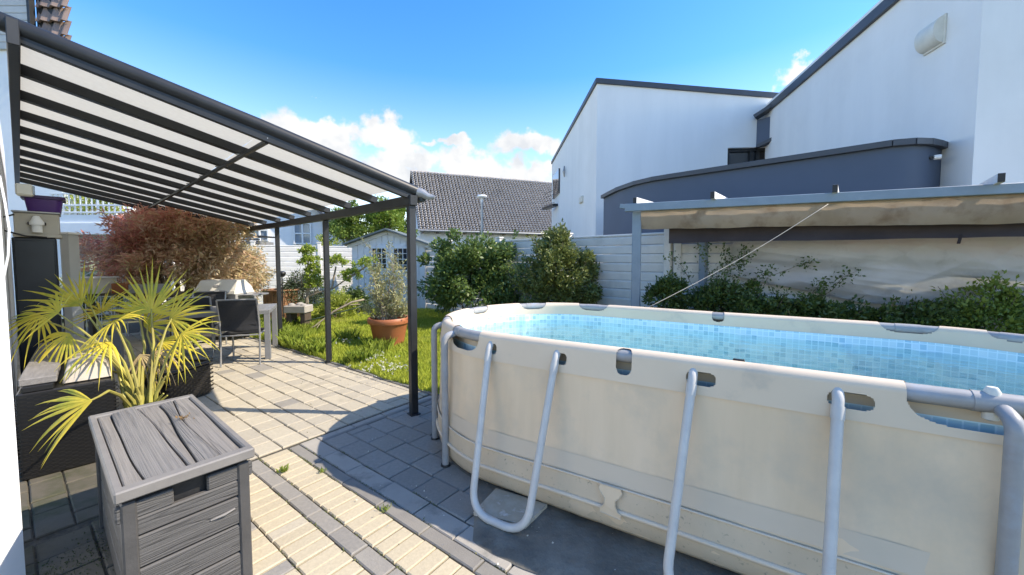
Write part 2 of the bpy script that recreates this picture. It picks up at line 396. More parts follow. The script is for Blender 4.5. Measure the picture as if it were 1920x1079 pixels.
# terrace under the pool
PANG = R(-31.0); pd = Vector((math.cos(PANG), math.sin(PANG))); pn = Vector((-pd.y, pd.x)); PA = Vector((.903, 1.876))
PS0, PS1, PR = -1.16, 1.22, .95
def pool_xy(s, t): p = PA + pd * s + pn * t; return p.x, p.y
def pool_dist(x, y):
    d = Vector((x, y)) - PA; s, t = d.dot(pd), d.dot(pn); sc_ = min(max(s, PS0), PS1); return math.hypot(s - sc_, t - PR) - PR
cells = []; a = .02
for w_ in (.36, .33, .38, .36, .34, .36, .37, .36):
    cells.append((a + w_ / 2, .07, w_, .14, mm['slab_edge'])); a += w_
b = .14
while b < 1.38: cells.append((.05, b + .155, .075, .31, mm['slab_edge'])); cells.append((.105, b + .155, .035, .31, mm['kerb'])); b += .31
b = .14; row = 0
while b < 1.25:
    hgt = .20; a = .125 + (row % 2) * .09
    if row % 2: cells.append((.125 + .045, b + hgt / 2, .09, hgt, mm['paver_dark']))
    while a < 3.0:
        w_ = rnd.choice((.24, .24, .30, .18)); x, y = AB(a + w_ / 2, b + hgt / 2)
        if pool_dist(x, y) > -.22: cells.append((a + w_ / 2, b + hgt / 2, w_, hgt, mm['paver_dark'] if rnd.random() < .8 - .35 * (a > 1.0) else mm['paver_grey']))
        a += w_
    b += hgt; row += 1
lay(terr, 'paver', cells)
# main patio: random courses
cells = []; b = -1.55; k = 0
while b < 1.36:
    hgt = (.20, .15, .20, .17)[k % 4]; hgt = min(hgt, 1.4 - b); k += 1
    a = -.02
    while a > -7.6:
        w_ = rnd.choice((.15, .2, .25, .3)); r_ = rnd.random()
        cells.append((a - w_ / 2, b + hgt / 2, w_, hgt, mm['paver_mossy_shaded'] if b < -.95 and a > -1.6 else mm['paver_cream'] if r_ < .74 else (mm['paver_tan'] if r_ < .94 else mm['paver_grey']))); a -= w_
    b += hgt
lay(base, 'paver', cells)
# lawn edging stones
ed = MB(); a = .1; st = thing('lawn_edging', 'low row of grey edging stones between the paving and the lawn', 'edging', (*AB(-3, 1.41), 0))
kb = paver_mesh(.6, .05, mm['kerb'], .09)
a = -6.2
while a < .6:
    x, y = AB(a, 1.425); T = Matrix.Translation((x, y, .012 + rnd.uniform(-.006, .004))) @ Matrix.Rotation(RZ1 + rnd.gauss(0, .01), 4, 'Z'); o = inst('stone', kb, st, Matrix.Translation(-st.location) @ T); a += .6
# moss and grit near the wall, leaf litter
rng = np.random.default_rng(3)
mm['moss'] = M('moss', (.035, .055, .015), (.06, .07, .025), 20, .95, .8, 60)
P = np.column_stack([rng.normal(-2.15, .09, 1500), rng.normal(1.75, .28, 1500), np.full(1500, .001)])
P = P[(P[:, 0] < -1.72)]
np_mesh('moss', leaves(rng, P, .009, .6, np.tile([0, 0, 1.], (len(P), 1)), .5), 4, mm['moss'], kind='stuff')
mm['weed'] = M('weed_leaf', (.20, .28, .04), (.30, .36, .07), 10, .6, irand=.6, transl=True)
for i, (u, v) in enumerate(((531, 884), (605, 885), (721, 958))):
    p = G(u, v); n = (60, 34, 40)[i]; Pp = rng.normal(size=(n, 3)) * (.013, .013, .002) + np.array(p)
    tag(np_mesh('weed', leaves(rng, Pp, (.038, .026, .026)[i], .22, np.tile([0, 0, 1.], (n, 1)), .7), 4, mm['weed']), ('small bright green weed growing in the brick joint beside the grey strip', 'tiny weed tuft at the edging in the shade of the pool', 'tiny green weed in the joint between cream bricks and dark edging')[i], 'weed')
mm['joint_moss'] = M('joint_moss', (.10, .13, .035), (.17, .16, .07), 12, .95, irand=.6)
Pm = []
for k in range(150):
    bb = rnd.choice((-.09, -.29, -.39, 0, .14, -.59, -.001)); p = AB(rnd.uniform(.05, 2.6), bb) if k < 100 else AB(-rnd.uniform(.1, 4), rnd.uniform(-.9, 1.36))
    sx = rnd.uniform(.01, .05)
    for q in range(14): g_ = rnd.gauss(0, sx); Pm.append((p[0] + e1.x * g_ + rnd.gauss(0, .004), p[1] + e1.y * g_ + rnd.gauss(0, .004), rnd.uniform(-.012, -.002)))
np_mesh('joint_moss', leaves(rng, np.array(Pm), .010, .6, np.tile([0, 0, .5], (len(Pm), 1)), .5), 4, mm['joint_moss'], kind='stuff')
mm['petal'] = M('petal_litter', (.6, .58, .5), (.5, .46, .38), 10, .8)
Pl = np.column_stack([rng.uniform(-1.2, .8, 90), rng.uniform(1.55, 3.2, 90), np.full(90, .012)])
np_mesh('petal_litter', leaves(rng, Pl, .011, .8), 4, mm['petal'], kind='stuff')

# ------------------------------------------------------------------ fences (concrete plank fences)
mm['fence'] = M('white_concrete_plank', (.72, .70, .64), (.62, .60, .55), 5, .85, .35, 70, bdist=.004, orand=.5, c3=(.50, .49, .43), c3scale=2.2, c3lo=.56, c3hi=.8)
def plank_fence(name, label, A, B, top, bay=2.0, bh=.158):
    A, B = Vector(A), Vector(B); d = (B - A); n = max(1, round(d.length / bay)); bay = d.length / n; d.normalize()
    t = thing(name, label, 'fence', (A.x, A.y, 0), math.atan2(d.y, d.x))
    nb = int(top / bh); bme = []
    for var in range(4):                            # a few slightly different castings: chamfered planks with wavy faces
        m = MB(); L_ = bay - .11; nx = 9
        def fn(i, j, var=var):
            x = -L_ / 2 + L_ * i; prof = [(-.02, -bh / 2 + .002), (-.03, -bh / 2 + .008), (-.031, bh / 2 - .03), (-.014, bh / 2 - .004), (.02, bh / 2 - .002)]
            q = prof[round(j * 4)]; wob = noise.noise((x * 1.7, j * .9, var * 7.3)) * .006
            return (x, q[0] + wob * (1 if q[0] < 0 else 0), q[1] + (noise.noise((x * 2.3, var, 3)) * .004 if j in (0,) else 0))
        m.grid(fn, nx, 5)
        o = m.build('plank', mm['fence']); me = o.data; bpy.data.objects.remove(o); bme.append(me)
    pm = MB(); pm.box((0, 0, (top + .05) / 2), (.12, .12, top + .05), bev=.012); pm.box((0, 0, top + .065), (.15, .15, .03), bev=.01)
    po = pm.build('post', mm['fence']); pme = po.data; bpy.data.objects.remove(po)
    sgn = 1
    for i in range(n + 1): inst('post', pme, t, Matrix.Translation((i * bay, 0, 0)))
    for i in range(n):
        for j in range(nb):
            T = Matrix.Translation((i * bay + bay / 2, 0, .02 + bh / 2 + j * bh + rnd.uniform(-.002, .002))) @ Matrix.Rotation(rnd.gauss(0, .0022), 4, 'Y')
            inst('plank', bme[rnd.randrange(4)], t, T)
    cp = MB(); cp.box((n * bay / 2, 0, .02 + nb * bh + .02), (n * bay - .13, .07, .04), bev=.008); cp.build('cap', mm['fence'], t)
    return t
plank_fence('plank_fence', 'long white concrete plank fence behind the two big bushes, from the shed to the pergola', (FA.x, FA.y), (FB.x, FB.y), 1.96)
plank_fence('plank_fence', 'right hand stretch of white plank fence mostly hidden behind the grey white tarpaulin', (FB.x + .13, FB.y - .05), (RF[1].x, RF[1].y), 1.96)
plank_fence('plank_fence', 'sunlit white plank fence at the back left, between the reddish maple and the shed', (FL.x, FL.y), (FA.x - .12, FA.y - .02), 2.0)

# ------------------------------------------------------------------ lawn grass
mm['grass'] = M('grass_blade', (.38, .48, .06), (.58, .62, .11), 1.4, .5, irand=.55, c3=(.62, .56, .20), c3scale=1.6, c3lo=.55, c3hi=.85, transl=True, tl=.4)
rng = np.random.default_rng(11)
def grass(name, n, region, h0, h1, mat, width=.005, lean=.45, density=None):
    P = []; tot = 0
    while tot < n:
        q = rng.uniform((region[0], region[2]), (region[1], region[3]), (40000, 2))
        a = (q[:, 0] - Q.x) * e1.x + (q[:, 1] - Q.y) * e1.y; b = (q[:, 0] - Q.x) * e2.x + (q[:, 1] - Q.y) * e2.y
        fence = (q[:, 0] - FA.x) * .7071 + (q[:, 1] - FA.y) * .7071
        lf = np.array([(FA - FL).y, -(FA - FL).x]); lf = lf / np.linalg.norm(lf); dl = (q[:, 0] - FL.x) * lf[0] + (q[:, 1] - FL.y) * lf[1]
        d = np.hypot(q[:, 0], q[:, 1])
        keep = (b > 1.43 + .02 * np.sin(a * 9)) & (fence < -.06) & (dl > .06) & (rng.uniform(size=len(q)) < np.clip((5.5 / d) ** 1.3, .25, 1))
        if density is not None: keep &= density(q, a, b)
        q = q[keep]; P.append(q); tot += len(q)
    P = np.vstack(P)[:n]; N = len(P)
    clump = np.array([noise.noise((x * 1.9, y * 1.9, 0)) for x, y in P])
    h = rng.uniform(h0, h1, N) * (1 + .35 * clump); az = rng.uniform(0, 2 * np.pi, N); ln = rng.uniform(0, lean, N) * h
    wv = np.column_stack([-np.sin(az), np.cos(az), np.zeros(N)]) * (width * rng.uniform(.7, 1.5, N))[:, None]
    z0 = np.column_stack([P, np.full(N, -.015)]); dirn = np.column_stack([np.cos(az), np.sin(az), np.zeros(N)])
    mid = z0 + dirn * (ln * .3)[:, None] + np.array([0, 0, 1]) * (h * .6)[:, None]; tip = z0 + dirn * ln[:, None] + np.array([0, 0, 1]) * h[:, None]
    V = np.stack([z0 - wv, z0 + wv, mid + wv * .7, tip, mid - wv * .7], 1)
    return np_mesh(name, V, 5, mat, kind='stuff')
grass('grass', 150000, (-9, 1.6, 4.0, 13.5), .045, .105, mm['grass'])
mm['tallgrass'] = M('tall_weeds', (.25, .37, .05), (.42, .50, .09), 2, .55, irand=.6, transl=True)
def strip(q, a, b): return (b < 2.5) & (a < -1.35) & (a > -6) & (np.array([noise.noise((x * 1.3, y * 1.3, 5)) for x, y in q]) > -.08)
grass('tall_weeds', 5000, (-6.4, -2.0, 5.0, 8.6), .09, .24, mm['tallgrass'], .006, .7, strip)
mm['daisy'] = M('daisy_petal', (.75, .75, .7), (.7, .7, .6), 10, .7, transl=True)
Pd = np.vstack([rng.normal(size=(55, 3)) * (.22, .2, .02) + np.array(G(720, 690, .09)), rng.normal(size=(30, 3)) * (.1, .1, .015) + np.array(G(695, 668, .1)), rng.normal(size=(14, 3)) * (.15, .15, .02) + np.array(G(640, 640, .1))])
Pd = np.repeat(Pd, 6, 0); Pd += rng.normal(size=Pd.shape) * (.006, .006, .002)
np_mesh('daisies', leaves(rng, Pd, .022, .5, np.tile([0, 0, .4], (len(Pd), 1)), .3), 4, mm['daisy'], kind='stuff')

# ------------------------------------------------------------------ neighbour's modern house (right)
def slab_wall(m, a, b, z0, z1, th, side=1):
    a, b = Vector(a), Vector(b); d = (b - a).normalized(); n = Vector((d.y, -d.x)) * side
    pts = [a, b, b - n * th, a - n * th]; m.prism([(p.x, p.y) for p in pts], z0, z1)
hz = 7.26
def at_u(u, v, z): return G(u, v, z)
Ac = at_u(1120, 149, hz); Al = at_u(1035, 304, hz); Ar = at_u(1466, 179, hz)
Bf = at_u(1437, 211, 6.05); Bm = at_u(1680, 0, 6.05); bd = (Bm - Bf).normalized()
# near corner of the right block on the ray u = 1812
k = (Bf.x - 1.1916 * Bf.y) / (1.1916 * bd.y - bd.x); Bc = Bf + bd * k
house = thing('modern_house', 'large white modern house with dark slate annex beyond the fence on the right', 'house', (Ac.x, Ac.y, 0))
def quad_block(name, pts, z0, z1, mat):
    m = MB(); m.prism([(p[0], p[1]) for p in pts], z0, z1); return m.build(name, mat, house, True)
nA = Vector((1.0, -.085)).normalized(); bk = Vector((-nA.y, nA.x))
# left block with a real opening for the corner window: wall built round it
w0 = at_u(1358, 314, 0)  # only its direction is used
def on_A(u):
    t = (u - 960) / F; d = nA; return (t * Ac.y - Ac.x) / (d.x - t * d.y)
x0, x1 = on_A(1358), on_A(1410); Lx = on_A(1475)
def zA(u, v): q = Ac.xy + nA * on_A(u); return G(u, v, Y=q.y).z
wz1, wz0 = zA(1385, 277), zA(1385, 318)
def PA_(x, y=0): q = Ac.xy + nA * x + bk * y; return (q.x, q.y)
hzr = zA(1466, 179); topz = lambda x: hz + (hzr - hz) * x / on_A(1466)
def wedge(m, xa, xb, z0):
    p4 = [PA_(xa), PA_(xb), PA_(xb, .35), PA_(xa + (.35 if xa == 0 else 0), .35)]; zt4 = [topz(xa), topz(xb), topz(xb), topz(xa)]
    m.add([(x, y, z0) for x, y in p4] + [(x, y, z) for (x, y), z in zip(p4, zt4)], [(3, 2, 1, 0), (4, 5, 6, 7)] + [(i, (i + 1) % 4, (i + 1) % 4 + 4, i + 4) for i in range(4)])
m = MB(); wedge(m, 0, x0, 0); wedge(m, x0, Lx, wz1)
m.prism([PA_(x0), PA_(Lx), PA_(Lx, .35), PA_(x0, .35)], 0, wz0)
al = (Al.x, Al.y); m.prism([al, PA_(0), PA_(.35, .35), (Al.x + .35, Al.y)], 0, hz)
m.prism([PA_(.35, .35), PA_(Lx, .35), PA_(Lx, 8), (Al.x + .35, Al.y)], hzr - .5, hzr - .2)
m.build('wall', mm['render_house'], house, True)
m = MB(); m.prism([PA_(x0 + .02, .18), PA_(Lx, .18), PA_(Lx, .21), PA_(x0 + .02, .21)], wz0, wz1)
win = m.build('window', mm['glass'], house, True)
m = MB()
for xx in (x0 + .05, (x0 + x1) / 2 + .35, x1 + .12): m.prism([PA_(xx - .05, .10), PA_(xx + .05, .10), PA_(xx + .05, .17), PA_(xx - .05, .17)], wz0, wz1)
for zz in (wz0 + .05, wz1 - .05): m.prism([PA_(x0, .11), PA_(Lx, .11), PA_(Lx, .16), PA_(x0, .16)], zz - .05, zz + .05)
m.build('frame', mm['anthracite'], win, True)
m = MB()
def fascia(m, a, b, z, h=.16, th=.055):
    m.bar((a[0], a[1], z - h / 2 + .03), (b[0], b[1], z - h / 2 + .03), th * 2, h)
fascia(m, al, PA_(0), hz); m.bar((*PA_(-.05), hz - .05), (*PA_(Lx), topz(Lx) - .05), .11, .16); m.build('roof_edge', mm['roof_metal'], house, True)
# right block
Bo = Vector((bd.y, -bd.x)); 
BW = [(Bf.x, Bf.y), (Bc.x, Bc.y), (Bc.x + nA.x * 9, Bc.y + nA.y * 9 - .6), (Bf.x + nA.x * 9, Bf.y + nA.y * 9)]
quad_block('wall', BW, 0, 6.3, mm['render_house'])
m = MB(); fascia(m, (Bf.x - bd.x * .35, Bf.y - bd.y * .35), BW[1], 6.15, .2, .07); m.build('roof_edge', mm['roof_metal'], house, True)
# dark recess panel and window between the blocks
pa = Ac.xy + nA * x1; qz1 = zA(1410, 226)
m = MB(); m.prism([(pa.x, pa.y - .02), (Bf.x - .02, Bf.y - .35), (Bf.x - .02, Bf.y), (pa.x, pa.y + .3)], wz1, qz1); m.build('recess_panel', mm['annex'], house, True)
m = MB(); m.bar((pa.x - .12, pa.y - .1, qz1 + .05), (Bf.x, Bf.y - .45, qz1 + .3), .3, .1); m.build('roof_edge', mm['roof_metal'], house, True)
m = MB(); m.bar((pa.x, pa.y - .1, wz1 + .0), (Bf.x - .02, Bf.y - .42, wz1 + .12), .12, .1); m.build('sill', mm['roof_metal'], house, True)
# slate annex with rounded corners
az = 3.18
keys = [at_u(1132, 371, az), at_u(1160, 357, az), at_u(1192, 346, az), at_u(1225, 338.5, az), at_u(1260, 333, az), at_u(1672, 273, az)]
e = keys[-1]; keys += [Vector((e.x + .22, e.y - .08, az)), Vector((e.x + .45, e.y - .06, az)), Vector((e.x + .68, e.y + .03, az)), Vector((e.x + 1.02, e.y + .2, az))]
kx = [(q.x, q.y) for q in keys]; poly = kx + [(kx[-1][0] - .1, kx[-1][1] + 1.6), (kx[0][0] + 2.0, kx[0][1] + 1.2)]
m = MB(); m.prism(list(poly), 0, az); m.build('annex', mm['annex'], house, True, 'all' if False else True)
m = MB(); pp = [Vector((x, y, az + .02)) for x, y in kx]
for i in range(len(pp) - 1): m.bar(pp[i] - (pp[i + 1] - pp[i]).normalized() * .02, pp[i + 1], .16, .09)
m.build('annex_roof_edge', mm['roof_metal'], house, True)
# vent hood, camera lamp, small boxes on the walls
def on_B(u, v):
    t = (u - 960) / F; k = (Bf.x - t * Bf.y) / (t * bd.y - bd.x); q = Bf + bd * k; z = G(u, v, Y=q.y).z; return Vector((q.x, q.y, z))
va, vb = on_B(1713, 72), on_B(1748, 60); ctr = (va + vb) / 2; wv = (vb - va).xy.length; rotB = math.atan2(bd.y, bd.x)
outw = Vector((bd.y, -bd.x)); outw = outw if outw.dot(-Bc.xy) > 0 else -outw
zc = ctr.z; m = MB(); hh = .21
T = Matrix.Translation((ctr.x, ctr.y, zc)) @ Matrix((Vector((bd.x, bd.y, 0)), Vector((outw.x, outw.y, 0)), Vector((0, 0, 1)))).transposed().to_4x4()
m.box((0, .015, 0), (wv * 1.06, .03, hh * 2.1), bev=.006, mat=T)
prof = [(.03 + .13 * math.cos(R(q)), hh * .92 * math.sin(R(q))) for q in range(-84, 85, 12)]
vs = [(x * wv / 2, y, z) for x in (-1, 1) for y, z in [(.03, -hh * .92)] + prof + [(.03, hh * .92)]]; n_ = len(vs) // 2
m.add(vs, [tuple(range(n_)), tuple(reversed(range(n_, 2 * n_)))] + [(i, (i + 1) % n_, n_ + (i + 1) % n_, n_ + i) for i in range(n_)], T)
mm['cream_plastic'] = M('cream_plastic', (.70, .67, .58), (.62, .60, .52), 6, .5)
m.build('vent_hood', mm['cream_plastic'], house, True)
p = on_B(1737, 300); p = Vector((5.78 + .0, e.y + .08, p.z)); q = G(1737, 299, Y=e.y + .05); m = MB()
m.tube([q, q + Vector((-.03, -.1, 0))], .022, 10); m.build('camera_bracket', mm['black'], house, True)
m = MB(); m.tube([q + Vector((.0, -.1, 0)), q + Vector((.06, -.14, 0))], .035, 12); m.build('security_camera', mm['white'], house, True)
def on_AL(u, v):
    d = (Al - Ac).xy.normalized(); t = (u - 960) / F; k = (t * Ac.y - Ac.x) / (d.x - t * d.y); q = Ac.xy + d * k; return Vector((q.x, q.y, G(u, v, Y=q.y).z))
q = on_AL(1090, 375); m = MB(); m.box(q + Vector((-.03, 0, 0)), (.1, .5, .24), bev=.02); m.build('outlet_box', mm['cream_plastic'], house, True)
q = on_AL(1061, 322); m = MB(); m.tube([q + Vector((-.1, 0, -.25)), q + Vector((-.12, 0, 0)), q + Vector((-.1, 0, .25))], [.03, .07, .03], 8); m.build('wall_lamp', mm['alu'], house, True)
q1, q2 = on_AL(1038, 330), on_AL(1049, 372); m = MB(); m.bar((q1.x - .02, q1.y, (q1.z + q2.z) / 2 + .1), (q2.x - .02, q2.y, (q1.z + q2.z) / 2 + .1), .12, 1.25); win = m.build('window', mm['glass'], house, True)
m = MB(); q = on_AL(1041, 375)
for j in range(4): m.bar((q.x - .6, q.y + .8, q.z - .25 + j * .22), (q.x - .15, q.y - .8, q.z - .25 + j * .22), .02)
m.bar((q.x - .55, q.y + .8, q.z - .4), (q.x - .1, q.y - .9, q.z - .4), .3, .12); m.build('balcony_rail', mm['anthracite'], house, True)

# ------------------------------------------------------------------ barn with a tiled roof, street lamp
BZ = 3.44; EL, ER = G(785, 431, BZ), G(1033, 438, BZ)
bdx = (ER - EL).xy.normalized(); bny = Vector((-bdx.y, bdx.x)); blen = (ER - EL).xy.length + 3.4
RZc = math.atan2(bdx.y, bdx.x); barn = thing('barn', 'long low white barn with a steep grey pantile roof beyond the garden', 'barn', (EL.x, EL.y, 0), RZc)
hor, ver = 3.9, 4.55
m = MB(); m.prism([(0.15, .5), (blen, .5), (blen, 2 * hor - .5), (.15, 2 * hor - .5)], 0, BZ)
m.add([(.15, .5, BZ), (.15, hor, BZ + ver - .45), (.15, 2 * hor - .5, BZ)], [(0, 1, 2)]); m.build('wall', mm['render'], barn)
mm['tile'] = M('weathered_clay_tile', (.52, .475, .43), (.35, .32, .285), 4, .85, .4, 30, irand=.6, c3=(.28, .26, .23), c3scale=.7, c3lo=.55, c3hi=.85)
sl = math.hypot(hor, ver); cw = .245; rows = 26; rh = sl / rows; m = MB(); rot = Matrix.Rotation(math.atan2(ver, hor), 4, 'X')
T0 = Matrix.Translation((0, 0, BZ)) @ rot
tv, tf = [], []
ncol = int(blen / cw)
for r_ in range(rows):
    for c_ in range(ncol):
        x = c_ * cw; y = r_ * rh - .02; j = rnd.uniform(-.008, .008); prof = [(0.02, .01), (.05, .012), (.09, .07), (.13, .10), (.17, .06), (.20, .01)]; o = len(tv)
        for dy, dz in ((0, .09), (rh - .03, .015)):
            for px, pz in prof: tv.append((x + px, y + dy + j, pz + dz))
        for px, pz in prof: tv.append((x + px, y + j, pz + .015))
        for i in range(5): tf += [(o + i, o + i + 1, o + 6 + i + 1, o + 6 + i), (o + 12 + i, o + 12 + i + 1, o + i + 1, o + i)]
m.add(tv, tf, T0); roof = m.build('roof_tiles', mm['tile'], barn, smooth=True, kind='stuff')
m = MB(); m.prism([(0, -.02), (blen, -.02), (blen, sl), (0, sl)], -.06, -.012, T0)
m.add([(0, 0, 0), (blen, 0, 0), (blen, 0, -.05), (0, 0, -.05)], [(0, 1, 2, 3)], T0)
m.prism([(0, hor), (blen, hor), (blen, 2 * hor), (0, 2 * hor)], BZ - .1, BZ - .06); m.add([(0, hor, BZ + ver), (blen, hor, BZ + ver), (blen, 2 * hor + .2, BZ - .1), (0, 2 * hor + .2, BZ - .1)], [(0, 1, 2, 3)])
m.build('roof_deck', M('roof_deck', (.035, .032, .03), None, 5, .9), barn)
m = MB()
for i in range(int(blen / .4)): m.tube([(i * .4, hor, BZ + ver + .03), (i * .4 + .42, hor, BZ + ver + .035)], [.09, .1], 8)
m.build('ridge_tiles', mm['tile'], barn, smooth=True, kind='stuff')
m = MB(); m.tube([(-.1, -.1, BZ - .05), (blen, -.1, BZ - .07)], .07, 8); m.build('gutter', M('zinc', (.32, .33, .34), (.25, .26, .27), 5, .5, metal=.4), barn, smooth=True)
raf = MB(); raf.box((0, 0, 0), (.1, .5, .14)); ro = raf.build('rafter_end', MATS['bark'], barn); ro.location = (.3, .2, BZ - .14)
for i in range(1, 14): inst('rafter_end', ro.data, barn, Matrix.Translation((.3 + i * .95, .2, BZ - .14)))
p = G(904, 487, Y=14.5); lamp = thing('street_lamp', 'tall pale street lamp in front of the tiled barn roof', 'street lamp', (p.x, p.y, 0))
zt = G(904, 366, Y=14.5).z; m = MB(); m.tube([(0, 0, 0), (0, 0, 2), (0, 0, zt - .12)], [.07, .06, .045], 10); m.build('pole', mm['alu'], lamp, smooth=True)
m = MB(); m.lathe([(0.0, .1), (.16, .07), (.2, .02), (.17, -.03), (.05, -.05), (.045, -.2)], (0, 0, zt - .08), 16); m.build('lamp_head', mm['white'], lamp, smooth=True)

# ------------------------------------------------------------------ white gabled house at the back left
Y0 = 22.0; gx = lambda u: (u - 960) / F * Y0
gh = thing('gabled_house', 'white gabled house with mullioned windows behind the sunlit fence', 'house', (-12.9, Y0, 0))
m = MB(); xr = gx(645); xl = -25.8 - xr; zr = 2.55
m.add([(xl, Y0, 0), (xr, Y0, 0), (xr, Y0, zr), (-12.9, Y0, zr + 3.5), (xl, Y0, zr), (xl, Y0 + 8, 0), (xr, Y0 + 8, 0), (xr, Y0 + 8, zr), (-12.9, Y0 + 8, zr + 3.5), (xl, Y0 + 8, zr)],
      [(0, 1, 2, 3, 4), (9, 8, 7, 6, 5), (1, 6, 7, 2), (0, 4, 9, 5), (2, 7, 8, 3), (4, 3, 8, 9)]); m.build('wall', mm['render'], gh, True)
m = MB()
for sx in (xr + .25, xl - .25):
    m.bar((-12.9, Y0 + 3.6, zr + 3.62), (sx, Y0 + 3.6, zr - .1), 8.6, .16)
m.build('roof', mm['roof_metal'], gh, True)
for (u0, v0, u1, v1) in ((550, 419, 579, 457), (481, 433, 508, 452)):
    a_, b_ = G(u0, v0, Y=Y0), G(u1, v1, Y=Y0); cx, cz = (a_.x + b_.x) / 2, (a_.z + b_.z) / 2; W_, H_ = b_.x - a_.x, a_.z - b_.z
    m = MB(); m.box((cx, Y0 - .03, cz), (W_ - .1, .05, H_ - .1)); win = m.build('window', mm['glassl'], gh, True)
    m = MB()
    for sx in (-1, 0, 1): m.box((cx + sx * W_ / 2, Y0 - .07, cz), (.09, .1, H_ + .09), bev=.01)
    for sz in (-1, .0 if H_ > .9 else -1, 1): m.box((cx, Y0 - .066, cz + sz * H_ / 2), (W_ - .08, .085, .08), bev=.01)
    m.build('frame', mm['white'], win, True)
gh.rotation_euler.z = R(18)
p = G(480, 487, Y=15.2); bx = thing('louvred_cabinet', 'grey louvred box with a dark lid showing above the back fence', 'cabinet', (p.x, p.y, 0))
m = MB(); m.box((0, 0, 1.1), (.95, .8, 2.2)); m.build('body', mm['alu'], bx)
for i in range(5):
    m = MB(); m.box((0, -.42, 1.95 + i * .08), (.9, .03, .055), bev=.005); m.build('slat', mm['roof_metal'], bx)
m = MB(); m.box((-.02, 0, 2.4), (1.1, .95, .05)); m.build('lid', mm['anthracite'], bx)

# ------------------------------------------------------------------ garden shed
sY = 11.4; sxl, sxr = (660 - 960) / F * sY, (797 - 960) / F * sY; scx = (sxl + sxr) / 2; sw = sxr - sxl; ez, rz_ = 1.97, 2.36
shed = thing('garden_shed', 'small white wooden garden shed with two muntined windows in the back corner', 'shed', (scx, sY, 0))
mm['shedwhite'] = M('shed_white_paint', (.78, .77, .74), (.70, .69, .66), 3, .6, .2, 40, orand=.4)
m = MB(); m.add([(-sw / 2, .03, 0), (sw / 2, .03, 0), (sw / 2, .03, ez), (0, .03, rz_), (-sw / 2, .03, ez), (-sw / 2, 1.4, 0), (sw / 2, 1.4, 0), (sw / 2, 1.4, ez), (0, 1.4, rz_), (-sw / 2, 1.4, ez)],
      [(0, 1, 2, 3, 4), (9, 8, 7, 6, 5), (1, 6, 7, 2), (0, 4, 9, 5)]); m.build('wall', mm['shedwhite'], shed)
nb = 12
for i in range(nb):
    x = -sw / 2 + sw * (i + .5) / nb; h = ez + (rz_ - ez) * (1 - abs(x) / (sw / 2)) - .02
    m = MB(); m.box((x, .012, h / 2 + .02), (sw / nb - .012, .03, h), bev=.005); m.build('board', mm['shedwhite'], shed)
m = MB()
for sx in (-1, 1): m.bar((0, .62, rz_ + .03), (sx * (sw / 2 + .16), .62, ez - .02), 1.75, .045)
m.build('roof', M('shed_roof_felt', (.16, .19, .19), (.11, .13, .13), 6, .8), shed)
m = MB()
for sx in (-1, 1): m.bar((0, -.03, rz_ - .05), (sx * (sw / 2 + .12), -.03, ez - .09), .03, .1)
m.build('bargeboard', mm['shedwhite'], shed)
for (u0, v0, u1, v1) in ((698, 465, 727, 505), (738, 465, 766, 508)):
    a_, b_ = G(u0, v0, Y=sY), G(u1, v1, Y=sY); cx, cz = (a_.x + b_.x) / 2 - scx, (a_.z + b_.z) / 2; W_, H_ = b_.x - a_.x, a_.z - b_.z
    m = MB(); m.box((cx, -.045, cz), (W_ - .05, .02, H_ - .05), bev=.002); win = m.build('window', mm['glass'], shed)
    m = MB()
    for sx in (-1, -.33, .33, 1): m.box((cx + sx * W_ / 2, -.062, cz), (.05 if abs(sx) == 1 else .018, .035, H_), bev=.004)
    for sz in (-1, -.5, 0, .5, 1): m.box((cx, -.065, cz + sz * H_ / 2), (W_, .028, .05 if abs(sz) == 1 else .018), bev=.004)
    m.build('frame', mm['shedwhite'], win)
m = MB(); m.box((.1, -.02, 1.0), (.82, .03, 1.9), bev=.006); m.box((.1, -.04, .45), (.7, .02, .08)); m.build('door', mm['shedwhite'], shed)

# ------------------------------------------------------------------ trees beyond the fence
def tree(label, c, rad, zc, ncl, per, cr, leaf, mat, seed, group='trees beyond the fence'):
    rng = np.random.default_rng(seed); rs = random.Random(seed); t = thing('tree', label, 'tree', (c[0], c[1], 0), 0, group)
    P, od, cc = crown(rng, (c[0], c[1], zc), rad, ncl, per, cr, .35, lumpy=.3)
    np_mesh('crown', leaves(rng, P, leaf, .55, od, .4), 4, mat, t)
    m = MB(); top = Vector((c[0], c[1], zc)); m.tube([(c[0], c[1], 0), (c[0] + .06, c[1], zc * .5), top], [.14, .11, .06], 8)
    for k in range(12):
        q = Vector(cc[rs.randrange(len(cc))]); s0 = Vector((c[0], c[1], zc * rs.uniform(.5, 1))); m.tube([s0, s0.lerp(q, .5) + Vector((0, 0, .1)), q], [.05, .03, .01], 5)
    m.build('trunk', MATS['bark'], t, True, True); return t
mm['leaf_mid'] = M('mid_green_leaf', (.12, .20, .035), (.22, .29, .055), 2, .5, irand=.6, transl=True)
mm['leaf_lime'] = M('lime_leaf', (.28, .36, .05), (.42, .46, .09), 2, .5, irand=.6, transl=True)
tree('loose dark green tree behind the shed, left of the two', ((655 - 960) / F * 17, 17), (1.15, 1.0, 1.1), 2.9, 70, 130, .26, .11, mm['leaf_mid'], 1)
tree('brighter green tree behind the shed, beside the barn roof', ((728 - 960) / F * 18, 18), (1.25, 1.1, 1.25), 3.0, 80, 140, .28, .12, M('fresh_leaf', (.15, .25, .035), (.28, .37, .06), 2, .5, irand=.6, transl=True), 2)
shrub('shrub', 'yellow green shrub peeking over the back fence beside the white gabled house', ((612 - 960) / F * 15.5, 15.5, 1.6), (.55, .4, .75), 30, 90, .16, .08, mm['leaf_lime'], 3)

